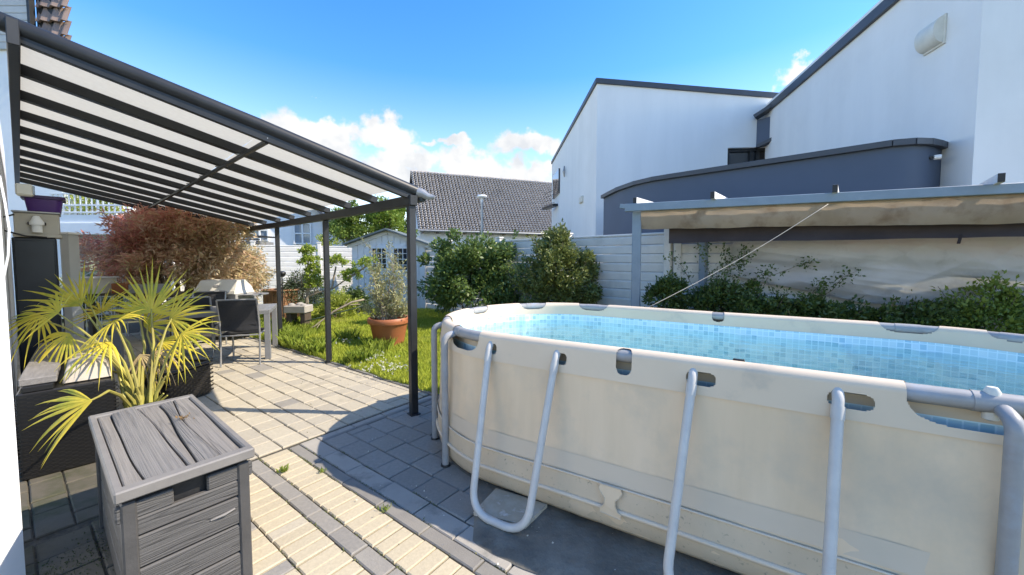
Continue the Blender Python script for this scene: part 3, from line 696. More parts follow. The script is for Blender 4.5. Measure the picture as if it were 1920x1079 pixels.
# ------------------------------------------------------------------ bushes along the right fence
mm['bush_a'] = M('dark_glossy_leaf', (.08, .145, .035), (.18, .25, .065), 1.5, .38, irand=.6, spec=.5, transl=True, tl=.25)
mm['bush_b'] = M('olive_leaf', (.11, .15, .037), (.22, .25, .075), 1.5, .42, irand=.55, spec=.5, c3=(.18, .10, .05), c3scale=2, c3lo=.6, c3hi=.8, transl=True, tl=.25)
mm['bush_c'] = M('hedge_leaf', (.045, .09, .022), (.10, .15, .038), 1.5, .4, irand=.6, transl=True, tl=.25)
shrub('bush', 'large dense dark green bush against the fence, right of the shed', (-.98, 8.75, .95), (1.15, .72, 1.0), 130, 170, .22, .085, mm['bush_a'], 5, 'bush', .55, twigs=26, lumpy=.3)
shrub('bush', 'thin young green bush between the two big fence bushes', (.08, 8.35, .7), (.36, .3, .85), 26, 80, .16, .07, mm['bush_a'], 6, 'bush', twigs=8)
shrub('bush', 'tall olive brown bush against the fence, left of the grey pergola post', (1.0, 7.28, 1.0), (.76, .52, 1.02), 110, 170, .18, .075, mm['bush_b'], 7, 'bush', .4, twigs=34, lumpy=.25)
shrub('bush', 'small bright green bush beside the grey pergola post', (2.25, 5.62, .72), (.33, .3, .62), 40, 100, .12, .06, mm['bush_c'], 8, 'bush', twigs=8)
for i, (u, vt, wd, lab) in enumerate(((1335, 532, .55, 'dark green hedge plant at the left end of the row under the tarpaulin'), (1425, 541, .62, 'dark leafy hedge plant under the left edge of the sagging tarpaulin'), (1520, 560, .58, 'low dark hedge plant under the middle of the tarpaulin'),
        (1625, 582, .52, 'low spreading hedge plant under the lowest sag of the tarpaulin'), (1735, 584, .48, 'low dark hedge plant left of the lighter bush at the right edge'), (1860, 558, .56, 'lighter green bush behind the pool at the right edge of the photo'), (2010, 570, .5, 'hedge plant at the far right end of the row'))):
    hp = on_fence(u, .62); top = max(.7, G(u, vt + 1, Y=hp.y - .2).z)
    shrub('hedge_plant', lab, (hp.x, hp.y, top * .5), (wd, .42, top * .5), 60, 120, .14, .06, mm['leaf_mid'] if i == 5 else mm['bush_c'], 20 + i, 'hedge', twigs=16, group='hedge plants along the right fence')
# climbing rose canes reaching over the tarpaulin
def cane(rng, rs, m, P, pts, r=.006, nl=60, sp=.05):
    pts = [Vector(p) for p in pts]; m.tube(pts, [r * (1 - .7 * i / (len(pts) - 1)) for i in range(len(pts))], 5)
    for k in range(nl):
        t = rs.uniform(.2, 1) * (len(pts) - 1); i = min(int(t), len(pts) - 2); q = pts[i].lerp(pts[i + 1], t - i); P.append([q.x + rs.gauss(0, sp), q.y + rs.gauss(0, sp), q.z + rs.gauss(0, sp)])
rngc = np.random.default_rng(31); rs = random.Random(31); Pc = []; mc = MB()
climb = thing('climbing_rose', 'straggly climbing rose with long bare canes reaching over the left of the tarpaulin', 'climber', (*G(1345, 620, Y=5.5).xy, 0))
for pts in (((1345, 600), (1350, 540), (1375, 490), (1420, 468)), ((1340, 600), (1335, 520), (1310, 470), (1330, 462)), ((1330, 600), (1300, 540), (1280, 500), (1258, 480)), ((1360, 600), (1385, 520), (1395, 480), (1398, 462)),
            ((1400, 600), (1440, 520), (1500, 497), (1530, 490)), ((1480, 590), (1560, 545), (1580, 520), (1608, 508)), ((1350, 590), (1365, 500), (1355, 465)), ((1390, 590), (1420, 520), (1445, 505)), ((1500, 580), (1535, 535), (1545, 530)), ((1340, 590), (1345, 500), (1400, 495))):
    cane(rngc, rs, mc, Pc, [G(u, v, Y=5.6 - (u - 1340) / 600 * 1.3) for u, v in pts], nl=90, sp=.045)
mc.build('cane', mm['bark'], climb, True, True); Pc = np.array(Pc); np_mesh('foliage', leaves(rngc, Pc, .05, .5), 4, mm['bush_c'], climb)

# ------------------------------------------------------------------ swimming pool
def new_mat(name):
    m = bpy.data.materials.new(name); m.use_nodes = True; t = m.node_tree; t.nodes.clear(); return m, t, t.nodes.new, t.links.new
def tile_mat():
    m, t, N, K = new_mat('mosaic_liner_print'); o = N('ShaderNodeOutputMaterial'); b = N('ShaderNodeBsdfPrincipled'); b.inputs['Roughness'].default_value = .3
    uv = N('ShaderNodeTexCoord').outputs['UV']
    sc_ = N('ShaderNodeVectorMath'); sc_.operation = 'SCALE'; sc_.inputs['Scale'].default_value = 1 / .042; K(uv, sc_.inputs[0])
    fl = N('ShaderNodeVectorMath'); fl.operation = 'FLOOR'; K(sc_.outputs[0], fl.inputs[0])
    fr = N('ShaderNodeVectorMath'); fr.operation = 'FRACTION'; K(sc_.outputs[0], fr.inputs[0])
    s = N('ShaderNodeSeparateXYZ'); K(fr.outputs[0], s.inputs[0]); wnz = N('ShaderNodeTexWhiteNoise'); K(fl.outputs[0], wnz.inputs['Vector'])
    def mt(op, a, b_):
        n = N('ShaderNodeMath'); n.operation = op
        for i, x in ((0, a), (1, b_)):
            if isinstance(x, (int, float)): n.inputs[i].default_value = x
            else: K(x, n.inputs[i])
        return n.outputs[0]
    ex = mt('MINIMUM', mt('MINIMUM', s.outputs[0], mt('SUBTRACT', 1, s.outputs[0])), mt('MINIMUM', s.outputs[1], mt('SUBTRACT', 1, s.outputs[1])))
    g = N('ShaderNodeMapRange'); K(ex, g.inputs[0]); g.inputs[1].default_value = .05; g.inputs[2].default_value = .09
    cr = N('ShaderNodeValToRGB'); K(wnz.outputs[0], cr.inputs[0]); e = cr.color_ramp.elements
    e[0].position = 0; e[0].color = (.30, .55, .62, 1); e[1].position = 1; e[1].color = (.62, .80, .82, 1)
    for ps, c in ((.14, (.39, .64, .70, 1)), (.3, (.48, .71, .76, 1)), (.65, (.54, .76, .79, 1))): x = e.new(ps); x.color = c
    mxx = N('ShaderNodeMix'); mxx.data_type = 'RGBA'; K(g.outputs[0], mxx.inputs[0]); mxx.inputs[6].default_value = (.68, .87, .90, 1); K(cr.outputs[0], mxx.inputs[7])
    K(mxx.outputs[2], b.inputs['Base Color']); K(b.outputs[0], o.inputs[0]); return m
def water_mat():
    m, t, N, K = new_mat('pool_water'); o = N('ShaderNodeOutputMaterial'); tr = N('ShaderNodeBsdfTransparent'); tr.inputs[0].default_value = (.87, .965, .98, 1)
    gl = N('ShaderNodeBsdfGlossy'); gl.inputs['Roughness'].default_value = .03; gl.inputs[0].default_value = (.9, .95, 1, 1); fr = N('ShaderNodeFresnel'); fr.inputs[0].default_value = 1.33
    n = N('ShaderNodeTexNoise'); n.inputs['Scale'].default_value = 6.5; n.inputs['Detail'].default_value = 4; K(N('ShaderNodeNewGeometry').outputs['Position'], n.inputs['Vector'])
    bp = N('ShaderNodeBump'); bp.inputs['Strength'].default_value = .6; bp.inputs['Distance'].default_value = .02; K(n.outputs[0], bp.inputs['Height']); K(bp.outputs[0], gl.inputs['Normal']); K(bp.outputs[0], fr.inputs['Normal'])
    ms = N('ShaderNodeMixShader'); K(fr.outputs[0], ms.inputs[0]); K(tr.outputs[0], ms.inputs[1]); K(gl.outputs[0], ms.inputs[2]); K(ms.outputs[0], o.inputs[0]); return m
mm['liner'] = M('beige_pvc', (.82, .63, .43), (.73, .555, .365), 4.5, .42, .12, 14, bdist=.008, c3=(.62, .505, .365), c3scale=2.6, c3lo=.46, c3hi=.72, spec=.45, stretch=(1, 1, .12))
mm['liner_dirty'] = M('stained_beige_pvc', (.66, .52, .36), (.58, .455, .31), 3, .5, .12, 14, bdist=.008, c3=(.20, .18, .14), c3scale=38, c3lo=.60, c3hi=.74, spec=.4, stretch=(1, 1, .6))
mm['sleeve'] = M('beige_sleeve', (.74, .595, .43), (.685, .545, .39), 1.5, .4, .1, 12, bdist=.006, c3=(.43, .385, .31), c3scale=3, c3lo=.6, c3hi=.85, spec=.45)
mm['pooltube'] = M('blue_grey_powder_coat', (.36, .35, .33), (.30, .292, .28), 10, .38, .08, 70, bdist=.002, c3=(.34, .36, .38), c3scale=6)
mm['pooltube_light'] = M('light_grey_tube', (.58, .555, .50), (.50, .48, .44), 10, .35, .06, 70, bdist=.002, c3=(.30, .31, .32), c3scale=9, c3lo=.62, c3hi=.8)
mm['tiles'] = tile_mat(); mm['water'] = water_mat()
LS = PS1 - PS0; LP = 2 * LS + 2 * math.pi * PR
def per(q):
    q %= LP
    if q < LS: s, t, n = PS0 + q, 0, (0, -1)
    elif q < LS + math.pi * PR: th = -math.pi / 2 + (q - LS) / PR; s, t, n = PS1 + PR * math.cos(th), PR + PR * math.sin(th), (math.cos(th), math.sin(th))
    elif q < 2 * LS + math.pi * PR: s, t, n = PS1 - (q - LS - math.pi * PR), 2 * PR, (0, 1)
    else: th = math.pi / 2 + (q - 2 * LS - math.pi * PR) / PR; s, t, n = PS0 + PR * math.cos(th), PR + PR * math.sin(th), (math.cos(th), math.sin(th))
    return PA + pd * s + pn * t, pd * n[0] + pn * n[1]
QT = [(i * LP / 4000, per(i * LP / 4000)[0]) for i in range(4000)]
def q_of(x, y): return min(QT, key=lambda a: (a[1].x - x) ** 2 + (a[1].y - y) ** 2)[0]
def q_uv(u, v, z=1.02): g = G(u, v, z); return q_of(g.x, g.y)
def bulge(q):
    q %= LP; d = min(abs(q - LS / 2), LP - abs(q - LS / 2), abs(q - (1.5 * LS + math.pi * PR))) - LS / 2
    x = min(max((d + .25) / .9, 0), 1); return 1 - .62 * (x * x * (3 - 2 * x))
cx0, cy0 = pool_xy(0, PR); pool = thing('swimming_pool', 'big oval beige above ground pool with grey steel legs and blue mosaic liner', 'swimming pool', (cx0, cy0, 0), PANG)
prof = [(-.05 + .005 * k / 16, .885 + .085 * k / 16) for k in range(16)] + [(.044 * -math.cos(R(a)), .976 + .044 * math.sin(R(a))) for a in range(0, 181, 6)] + [*[(.044 + .014 * k / 26, .976 - .131 * k / 26) for k in range(1, 27)]]
pw = [0]
for i in range(1, len(prof)): pw.append(pw[-1] + math.hypot(prof[i][0] - prof[i - 1][0], prof[i][1] - prof[i - 1][1]))
# cut-outs: (q, half length, w0, w1)
wT0, wT1 = .085, .225; wTop = .155; wE = pw[-1]
qc = lambda u, v: q_uv(u, v)
joints = [(858, 619, .15), (823, 596, .10), (898, 576, .14), (998, 568, .155), (1115, 570, .165), (1697, 605, .165), (1912, 624, .13), (1840, 735, .20)]
cuts = [(qc(u, v), h, .068 if v < 615 else .085, wE - (.05 if v < 615 else .035)) for u, v, h in joints]
legs_s = [(-1.19, .035), (-.72, .045), (.005, .07), (.55, .08)]
q_s = lambda s: (s - PS0) % LP
for s, h in legs_s: cuts.append((q_s(s + h * .5), h * .92, wE - .112, wE - .045))
cuts.append((q_s(-.33), .042, .17, wE - .04)); cuts.append((q_uv(1345, 590), .05, .05, .17))
nu = 2600; vs = []; 
for i in range(nu):
    q = LP * i / nu; p, n = per(q); sag = .006 * noise.noise((p.x * 1.3, p.y * 1.3, 2))
    for j, (o_, z) in enumerate(prof): vs.append((p.x + n.x * o_, p.y + n.y * o_, z + sag * .5))
fs = []; npf = len(prof)
for i in range(nu):
    q = LP * (i + .5) / nu; near = []
    for (qq, h, w0_, w1_) in cuts:
        d = abs(q - qq); d = min(d, LP - d)
        if d < h: near.append((d / h, h, w0_, w1_))
    for j in range(npf - 1):
        wc = (pw[j] + pw[j + 1]) / 2; cut = False
        for dd, h, w0_, w1_ in near:
            y = abs(wc - (w0_ + w1_) / 2) / ((w1_ - w0_) / 2)
            if dd ** 3.2 + y ** 3.2 < 1: cut = True; break
        if not cut: i2 = (i + 1) % nu; fs.append((i * npf + j, i2 * npf + j, i2 * npf + j + 1, i * npf + j + 1))
m = MB(); m.add(vs, fs); m.build('rim_sleeve', mm['sleeve'], pool, True, 'all')
ZT = .978
m = MB(); N_ = 220
def ring(m, o_, z, r, seg=10, n=N_, bl=0):
    vs, fs = [], []
    for i in range(n):
        p, nn = per(LP * i / n)
        oo = o_ + bl * bulge(LP * i / n)
        for k in range(seg): a = 2 * math.pi * k / seg; vs.append((p.x + nn.x * (oo + r * math.cos(a)), p.y + nn.y * (oo + r * math.cos(a)), z + r * math.sin(a)))
    for i in range(n):
        for k in range(seg): i2, k2 = (i + 1) % n, (k + 1) % seg; fs.append((i * seg + k, i2 * seg + k, i2 * seg + k2, i * seg + k2))
    m.add(vs, fs)
ring(m, 0, ZT, .036, 14); m.build('top_rail', mm['pooltube'], pool, True, 'all')
# outer wall
wp = [(.052, .865), (.052, .84), (.055, .72), (.062, .58), (.074, .45), (.09, .33), (.102, .25), (.108, .18), (.104, .12), (.086, .06), (.045, .02), (-.06, .004)]
def wallfn(i, j):
    q = LP * i; p, n = per(q); o_, z = wp[round(j * (len(wp) - 1))]; b = bulge(q); oo = .05 + (o_ - .05) * b if o_ > .05 else o_
    oo += .007 * noise.noise((q * 2.2, z * 1.2, 4)) * (1 if .1 < z < .8 else .2) + .0055 * noise.noise((q * 9, z * 1.5, 1)) + .003 * noise.noise((q * 3 + z * 9, z * 7, 6)) * (.2 < z < .84)
    return (p.x + n.x * oo, p.y + n.y * oo, z)
m = MB(); m.grid(wallfn, 420, len(wp), True); m.build('outer_wall', mm['liner'], pool, True, 'all')
def wall_o(q, z):
    for (o0, z0), (o1, z1) in zip(wp, wp[1:]):
        if z1 <= z <= z0: o_ = o1 + (o0 - o1) * (z - z1) / (z0 - z1); return .05 + (o_ - .05) * bulge(q) if o_ > .05 else o_
    return .05
def strap(i, j):
    q = LP * i; p, n = per(q); z = .285 - .115 * j; oo = wall_o(q, z) + .009 + .002 * noise.noise((q * 6, j, 0)); return (p.x + n.x * oo, p.y + n.y * oo, z)
m = MB(); m.grid(strap, 420, 6, True); m.build('strap', mm['liner_dirty'], pool, True, 'all')
def skirt(i, j):
    q = LP * i; p, n = per(q); z = .158 - .145 * j; oo = wall_o(q, z) + .0025; return (p.x + n.x * oo, p.y + n.y * oo, z)
m = MB(); m.grid(skirt, 420, 8, True); m.build('lower_skirt', mm['liner_dirty'], pool, True, 'all')
m = MB()
vs, fs = [], []
for zz, rr in ((.165, .013), (.287, .006)):
    vs = []; fs = []; n_ = 300; seg = 8
    for i in range(n_):
        q = LP * i / n_; p, nn = per(q); oo = wall_o(q, zz) + .012
        for k in range(seg): a_ = 2 * math.pi * k / seg; vs.append((p.x + nn.x * (oo + rr * math.cos(a_)), p.y + nn.y * (oo + rr * math.cos(a_)), zz + .006 * math.sin(q * 2.1) + rr * math.sin(a_)))
    for i in range(n_):
        for k in range(seg): i2, k2 = (i + 1) % n_, (k + 1) % seg; fs.append((i * seg + k, i2 * seg + k, i2 * seg + k2, i * seg + k2))
    m.add(vs, fs)
m.build('strap_rope', mm['sleeve'], pool, True, 'all')
# seam band above and wall panels seam
def seam(i, j):
    q = LP * i; p, n = per(q); z = .40 - .10 * j; oo = wall_o(q, z) + .0025 + .007 * noise.noise((q * 2.2, z * 1.2, 4)); return (p.x + n.x * oo, p.y + n.y * oo, z)
m = MB(); m.grid(seam, 420, 4, True); m.build('welded_seam', M('seam_pvc', (.68, .555, .41), (.64, .52, .38), 1.5, .45, .1, 14), pool, True, 'all')
# patch with the shape of a cotton reel
qp = q_of(*(lambda g: (g.x, g.y))(G(1152, 935, .19))); m = MB(); outl = [(-.055, .135), (.055, .135), (.062, .10), (.05, .06), (.03, .03), (.03, -.02), (.045, -.06), (.062, -.075), (.062, -.115), (-.05, -.10), (-.055, -.07), (-.03, -.03), (-.028, .03), (-.05, .07), (-.062, .10)]
vs = []
for lay_ in (.024, .03):
    for (x, z) in outl: p, n = per(qp + x); zz = .215 + z * .62; oo = wall_o(qp, zz) + lay_; vs.append((p.x + n.x * oo, p.y + n.y * oo, zz))
nn_ = len(outl); m.add(vs, [tuple(range(nn_, 2 * nn_))] + [(i, (i + 1) % nn_, nn_ + (i + 1) % nn_, nn_ + i) for i in range(nn_)]); patch = m.build('patch', mm['liner'], pool, True)
m = MB(); m.tube([Vector(v) for v in vs[nn_:]] + [Vector(vs[nn_])], .0032, 5); m.build('patch_edge', mm['liner_dirty'], patch, True, True)
# inner liner with print, uv in metres
nu, zs = 420, [.90, .87, .83, .76, .68, .60, .5, .4, .3, .2, .1, .03]
vs, uvs = [], []
folds = [(qc(1100, 570), .35, .035), (qc(985, 568), -.3, .04), (qc(1690, 605), 1.1, .05), (qc(1560, 597), .5, .03), (qc(1400, 589), -.4, .03)]
for i in range(nu + 1):
    q = LP * i / nu; p, n = per(q)
    for z in zs:
        oo = -.052 + .005 * noise.noise((q * 1.7, z * 2, 9))
        for q0, k, wd in folds: x = (q - q0 + k * (.9 - z)); oo -= .034 * math.exp(-(x / wd) ** 2) * min(1, (.9 - z) * 9)
        vs.append((p.x + n.x * oo, p.y + n.y * oo, z)); uvs.append((q, z))
nz_ = len(zs); fs = [(i * nz_ + j, i * nz_ + j + 1, (i + 1) * nz_ + j + 1, (i + 1) * nz_ + j) for i in range(nu) for j in range(nz_ - 1)]
m = MB(); m.add(vs, fs); ln_ = m.build('inner_liner', mm['tiles'], pool, True, 'all')
u = ln_.data.uv_layers.new(name='UVMap')
for lp in ln_.data.loops: u.data[lp.index].uv = uvs[lp.vertex_index]
fl = [per(LP * i / 120) for i in range(120)]
m = MB(); m.add([(p.x - n.x * .05, p.y - n.y * .05, .031) for p, n in fl], [tuple(range(120))]); fo = m.build('pool_floor', mm['tiles'], pool, True); u = fo.data.uv_layers.new(name='UVMap')
for lp in fo.data.loops: c_ = fo.data.vertices[lp.vertex_index].co; u.data[lp.index].uv = (c_.x, c_.y)
m = MB(); m.add([(p.x - n.x * .056, p.y - n.y * .056, .832) for p, n in fl], [tuple(range(120))]); m.build('water', mm['water'], pool, True)
# legs: U-shaped side braces, upright posts under the joints
def fillet(pts, rad, n=6):
    rads = rad if isinstance(rad, (list, tuple)) else [rad] * len(pts); ri = iter(rads)
    pts = [Vector(p) for p in pts]; o = [pts[0]]
    for a, b, c in zip(pts, pts[1:], pts[2:]):
        rad = next(ri); d1, d2 = (a - b), (c - b); r1 = min(rad, d1.length * .45, d2.length * .45); p1, p2 = b + d1.normalized() * r1, b + d2.normalized() * r1
        for k in range(n + 1): t = k / n; o.append(p1 * (1 - t) ** 2 + b * 2 * t * (1 - t) + p2 * t * t)
    return o + [pts[-1]]
def P3(s, t, z): x, y = pool_xy(s, t); return Vector((x, y, z))
fA, fB = G(878, 975), G(990, 1008)
def st_of(g): d = Vector((g.x, g.y)) - PA; return d.dot(pd), d.dot(pn)
(sa, ta), (sb, tb) = st_of(fA), st_of(fB)
for side in (0, 1):
    for (s0, s1, g0, g1) in ((-1.19, -.72, sa, sb), (.005, .55, -.06, .49)):
        tt = (ta + tb) / 2; m = MB(); f_ = (lambda t: t) if side == 0 else (lambda t: 2 * PR - t)
        pts = fillet([P3(s0, f_(-.02), .965), P3(s0, f_(-.06), .93), P3(g0, f_(tt), .03), P3(g1, f_(tt), .03), P3(s1, f_(-.06), .93), P3(s1, f_(-.02), .965)], (.02, .14, .14, .02), 8)
        m.tube(pts, .0215, 12); lg = m.build('side_leg', mm['pooltube_light'], pool, True, True)
        for s_, g_ in ((s0, g0), (s1, g1)): m = MB(); d_ = (P3(g_, f_(tt), .03) - P3(s_, f_(-.06), .93)).normalized(); b_ = P3(s_, f_(-.06), .93); m.tube([b_ + d_ * .03, b_ + d_ * .085], .0242, 12); m.build('sleeve_cap', mm['pooltube_light'], lg, True, True)
        for fr_ in (.36, .64): m = MB(); q_ = P3(g0, f_(tt), .03).lerp(P3(g1, f_(tt), .03), fr_); d_ = (P3(g1, f_(tt), .03) - P3(g0, f_(tt), .03)).normalized(); m.tube([q_ - d_ * .004, q_ + d_ * .004], .0226, 12); m.build('seam_ring', mm['pooltube_light'], lg, True, True)
pole_q = [q_of(*pool_xy(*st_of(G(838, 872))))] + [qc(u, v) for u, v, h in joints[1:]]
for i, q in enumerate(pole_q):
    p, n = per(q); o_ = .105; b_ = p + n * o_
    if i == 7: k0 = PA - pn * .11; s_ = (1.352 * k0.y - k0.x) / (pd.x - 1.352 * pd.y); b_ = k0 + pd * s_; q = q_s(s_); p, n = per(q)
    m = MB(); m.tube(fillet([(p.x + n.x * .01, p.y + n.y * .01, .968), (b_.x, b_.y, .945), (b_.x, b_.y, .01)], .05, 6), .025, 14); pl = m.build('upright', mm['pooltube'], pool, True, True)
    m = MB(); m.lathe([(.0, .012), (.033, .012), (.037, 0)], (b_.x, b_.y, 0), 14); m.build('foot_plate', mm['black'], pl, True, True)
    m = MB(); a0, a1 = per(q - .07)[0], per(q + .07)[0]; m.tube([(a0.x, a0.y, ZT), (p.x, p.y, ZT), (a1.x, a1.y, ZT)], .0385, 14); m.build('joint_sleeve', mm['pooltube'], pl, True, True)
q = q_uv(1868, 738); p, n = per(q); m = MB(); m.lathe([(.0, .03), (.014, .028), (.022, .012), (.022, -.09), (.0, -.1)], (p.x, p.y - .0, ZT + .03), 14); m.build('rivet_cap', mm['cream_plastic'], pool, True, True)
q = q_uv(1385, 680); p, n = per(q); m = MB(); m.box((p.x - n.x * .02, p.y - n.y * .02, 1.018), (.05, .016, .018), PANG, bev=.006); m.build('clip', mm['black'], pool, True)
# ground sheet, stone under the brace
mm['sheet'] = M('dirty_ground_sheet', (.10, .093, .076), (.20, .183, .148), 3, .75, .8, 14, bdist=.02, c3=(.30, .275, .22), c3scale=3.2, c3lo=.52, c3hi=.8)
m = MB(); nn_ = 160
gA = st_of(G(866, 1003)); gB = st_of(G(1000, 1075))
def sheetfn(i, j):
    q = LP * i; p, n = per(q); s, t = (p - PA).dot(pd), (p - PA).dot(pn); near = max(0, -n.dot(pn)); nr = max(0, n.dot(pd))
    ext = .05 + (.46 + .035 * noise.noise((q * 1.6, 0, 0)) + .012 * noise.noise((q * 7, 3, 0))) * near ** .5 * min(1, max(0, (s + 1.30) * 3.2)) if s < .9 else .5
    o_ = -.12 + (ext + .12) * j; z = .003 + (.006 * (1 + noise.noise((q * 4, j * 4, 1))) + .011 * (j > .9) + .004 * (.75 < j < .9)) * (ext > .1)
    if j == 1.0: z = -.002
    return (p.x + n.x * o_, p.y + n.y * o_, z + .002)
m.grid(sheetfn, 260, 12, True); tag(m.build('ground_sheet', mm['sheet'], smooth='all'), 'dirty dark grey ground sheet spread on the paving under the pool', 'ground sheet')
c0, c1, c2, c3 = G(884, 975), G(985, 1000), G(1026, 956), G(930, 925)
m = MB(); poly = [(c0.x + .01, c0.y + .02), (c1.x, c1.y + .015), (c2.x, c2.y), (c3.x, c3.y)]; ctr = Vector((sum(p[0] for p in poly) / 4, sum(p[1] for p in poly) / 4, 0))
slab = thing('stone_slab', 'stained pale stone slab lying on the ground sheet inside the pool brace', 'stone slab', ctr)
m.prism([(p[0] - ctr.x, p[1] - ctr.y) for p in poly], .012, .034)
m.build('slab', M('stained_stone', (.50, .45, .36), (.34, .285, .20), 5, .8, .5, 60, bdist=.004, c3=(.72, .69, .63), c3scale=5, c3lo=.55, c3hi=.66), slab)

# ------------------------------------------------------------------ grey pergola at the right with canopy and tarpaulin
mm['pergola'] = M('blue_grey_pergola_metal', (.21, .27, .32), (.18, .235, .28), 4, .45, .08, 60, bdist=.002, c3=(.27, .32, .36), c3scale=5, c3lo=.6, c3hi=.85)
zb = 2.3; pL = G(1172, 384, zb); pR = G(1925, 344, zb); bv = (pR - pL).xy.normalized(); pR2 = pR + Vector((bv.x, bv.y, 0)) * 1.6
post = G(1195, 400, Y=pL.y + .05); perg = thing('pergola', 'blue grey metal pergola over the far side of the pool', 'pergola', (post.x, post.y, 0), math.atan2(bv.y, bv.x))
m = MB(); m.bar(pL + Vector((0, 0, -.05)), pR2 + Vector((0, 0, -.05)), .09, .11, bev=.006); m.build('beam', mm['pergola'], perg, True)
m = MB(); e_ = pL + Vector((0, 0, -.04)); m.bar(e_ - Vector((bv.x, bv.y, 0)) * .07 + Vector((0, 0, .02)), e_ + Vector((bv.x, bv.y, 0)) * .05, .085, .06); m.build('beam_end', mm['pergola'], perg, True)
for q in (Vector((post.x, post.y, 0)), Vector((pR2.x - bv.x * .2, pR2.y - bv.y * .2, 0))):
    m = MB(); m.box(q + Vector((0, .01, 1.1)), (.125, .125, 2.2), math.atan2(bv.y, bv.x), bev=.008); m.build('post', mm['pergola'], perg, True)
dR = Vector((.66, .75, 0)); 
for u, v in ((1192, 379), (1337, 369), (1566, 357), (1876, 337)):
    q = G(u, v, zb + .03); a = Vector((q.x, q.y, zb + .045)) - dR * .03; m = MB(); m.bar(a, a + dR * 1.75, .05, .095); rf = m.build('rafter', mm['white'], perg, True)
    m = MB(); m.bar(a - dR * .006, a + dR * .004, .051, .092); m.build('dark_open_end', mm['black'], rf, True)  # black plate paints the dark hollow of the open rafter end
rp = G(1317, 560, Y=6.0); m = MB(); m.box((rp.x, rp.y, 1.14), (.1, .1, 2.28), .6, bev=.006); m.box((rp.x + 4.3, rp.y - 1.55, 1.14), (.1, .1, 2.28), .6, bev=.006); m.build('rear_post', mm['pergola'], perg, True)
ra = pL + dR * 1.55; rb = pR2 + dR * 1.3; m = MB(); m.bar((ra.x, ra.y, zb - .03), (rb.x, rb.y, zb - .03), .07, .1); m.build('rear_beam', mm['pergola'], perg, True)
mm['canvas'] = M('stained_beige_canvas', (.42, .35, .265), (.34, .28, .21), 3, .9, .3, 200, bdist=.002, c3=(.19, .145, .10), c3scale=3.6, c3lo=.50, c3hi=.70, transl=(.55, .42, .30), tl=.3, stretch=(1, 1, .6))
mm['canvas_dark'] = M('brown_canvas', (.050, .040, .040), (.035, .028, .028), 3, .9, .3, 200, bdist=.002)
mm['tarp'] = M('grey_white_tarpaulin', (.58, .57, .55), (.50, .49, .47), 2, .5, .3, 20, bdist=.01, c3=(.30, .29, .265), c3scale=2.8, c3lo=.57, c3hi=.8, transl=(.5, .5, .46), tl=.25)
blen_ = (pR2 - pL).xy.length
def valance(i, j):
    q = pL.xy + bv * (.22 + (blen_ - .22) * i); s = i * blen_; drop = .245 + .014 * s + .006 * math.sin(s * 2.3) + .012 * noise.noise((s * 3, 0, 0)); nn = Vector((-bv.y, bv.x)); off = .03 + .022 * math.sin(s * 3.1 + j * 1.2) * j + .02 * noise.noise((s * 4, j * 2, 5)) + .10 * j * j
    return (q.x + nn.x * off, q.y + nn.y * off, zb - .105 - drop * j)
canopy = thing('canopy', 'rain stained beige canvas canopy with a brown folded edge hanging from the grey pergola beam', 'canopy', (pL.x, pL.y, zb))
m = MB(); m.grid(valance, 90, 9); m.build('valance', mm['canvas'], canopy, True, 'all')
def fold(i, j):
    q = pL.xy + bv * (.60 + (blen_ - .3) * i); s = i * blen_; nn = Vector((-bv.y, bv.x)); off = .24 + .05 * math.sin(j * 3.1) + .015 * noise.noise((s * 3, j * 3, 1)); z = 2.06 + .012 * math.sin(s * 2.0) - (.315 + .012 * math.sin(s * 1.5 + 1)) * j
    return (q.x + nn.x * off, q.y + nn.y * off, z + .01 * noise.noise((s * 2, j, 7)))
m = MB(); m.grid(fold, 90, 8); m.build('folded_edge', mm['canvas_dark'], canopy, True, 'all')
m = MB(); q = G(1802, 445, Y=4.35); m.bar(q + Vector((0, 0, .03)), q + Vector((-.025, 0, -.075)), .035, .006); m.build('strap', mm['canvas_dark'], canopy, True)
def shadecloth(i, j):
    q = pL.xy + bv * (.25 + (blen_ - .25) * i); nn = dR.xy; off = .1 + 1.1 * j; return (q.x + nn.x * off, q.y + nn.y * off, zb - .03 - .13 * math.sin(j * math.pi) * (1 + .3 * math.sin(i * 9)))
m = MB(); m.grid(shadecloth, 40, 12); m.build('added_shade_cloth', mm['canvas'], canopy, True, 'all')  # cloth added above to keep the sun off valance and tarpaulin
fnv = Vector((FD2.y, -FD2.x))
def tarp(i, j):
    u = 1372 + 640 * i; q = on_fence(u, .30 - .12 * j); k = (q - FB).dot(FD2)
    s = k; top = 1.92 - .018 * (i * 6); bot = 1.28 - .42 * min(1, i * 2.6) ** .8 + .04 * math.sin(i * 5)
    z = top + (bot - top) * j; wv = noise.noise((s * .9, z * 1.4, 0)); r_ = .03 * math.sin(z * 11 + s * 1.1 + 3 * wv) * (.3 + j) + .06 * noise.noise((s * 1.0, z * 2.6, 3))
    cr_ = 0
    for kk, (dx_, dz_, fr_) in enumerate(((.35, 1, 7), (-.5, 1, 9), (.12, 1, 16), (.7, 1, 5))): nn_ = noise.noise(((s * dx_ + z * dz_) * fr_ * .6, (s - z * dx_) * .9, kk * 4.1)); cr_ += (.5 - abs(nn_) * 2.2) * .012 * (1.3 if kk < 2 else .8)
    r_ += cr_
    belly = -.16 * math.sin(j * math.pi) * min(1, i * 3)
    q = q + fnv * (r_ - belly); return (q.x, q.y, z)
m = MB(); m.grid(tarp, 260, 90); tag(m.build('tarpaulin', mm['tarp'], smooth='all'), 'sagging wrinkled grey white tarpaulin hung in front of the fence under the pergola', 'tarpaulin')
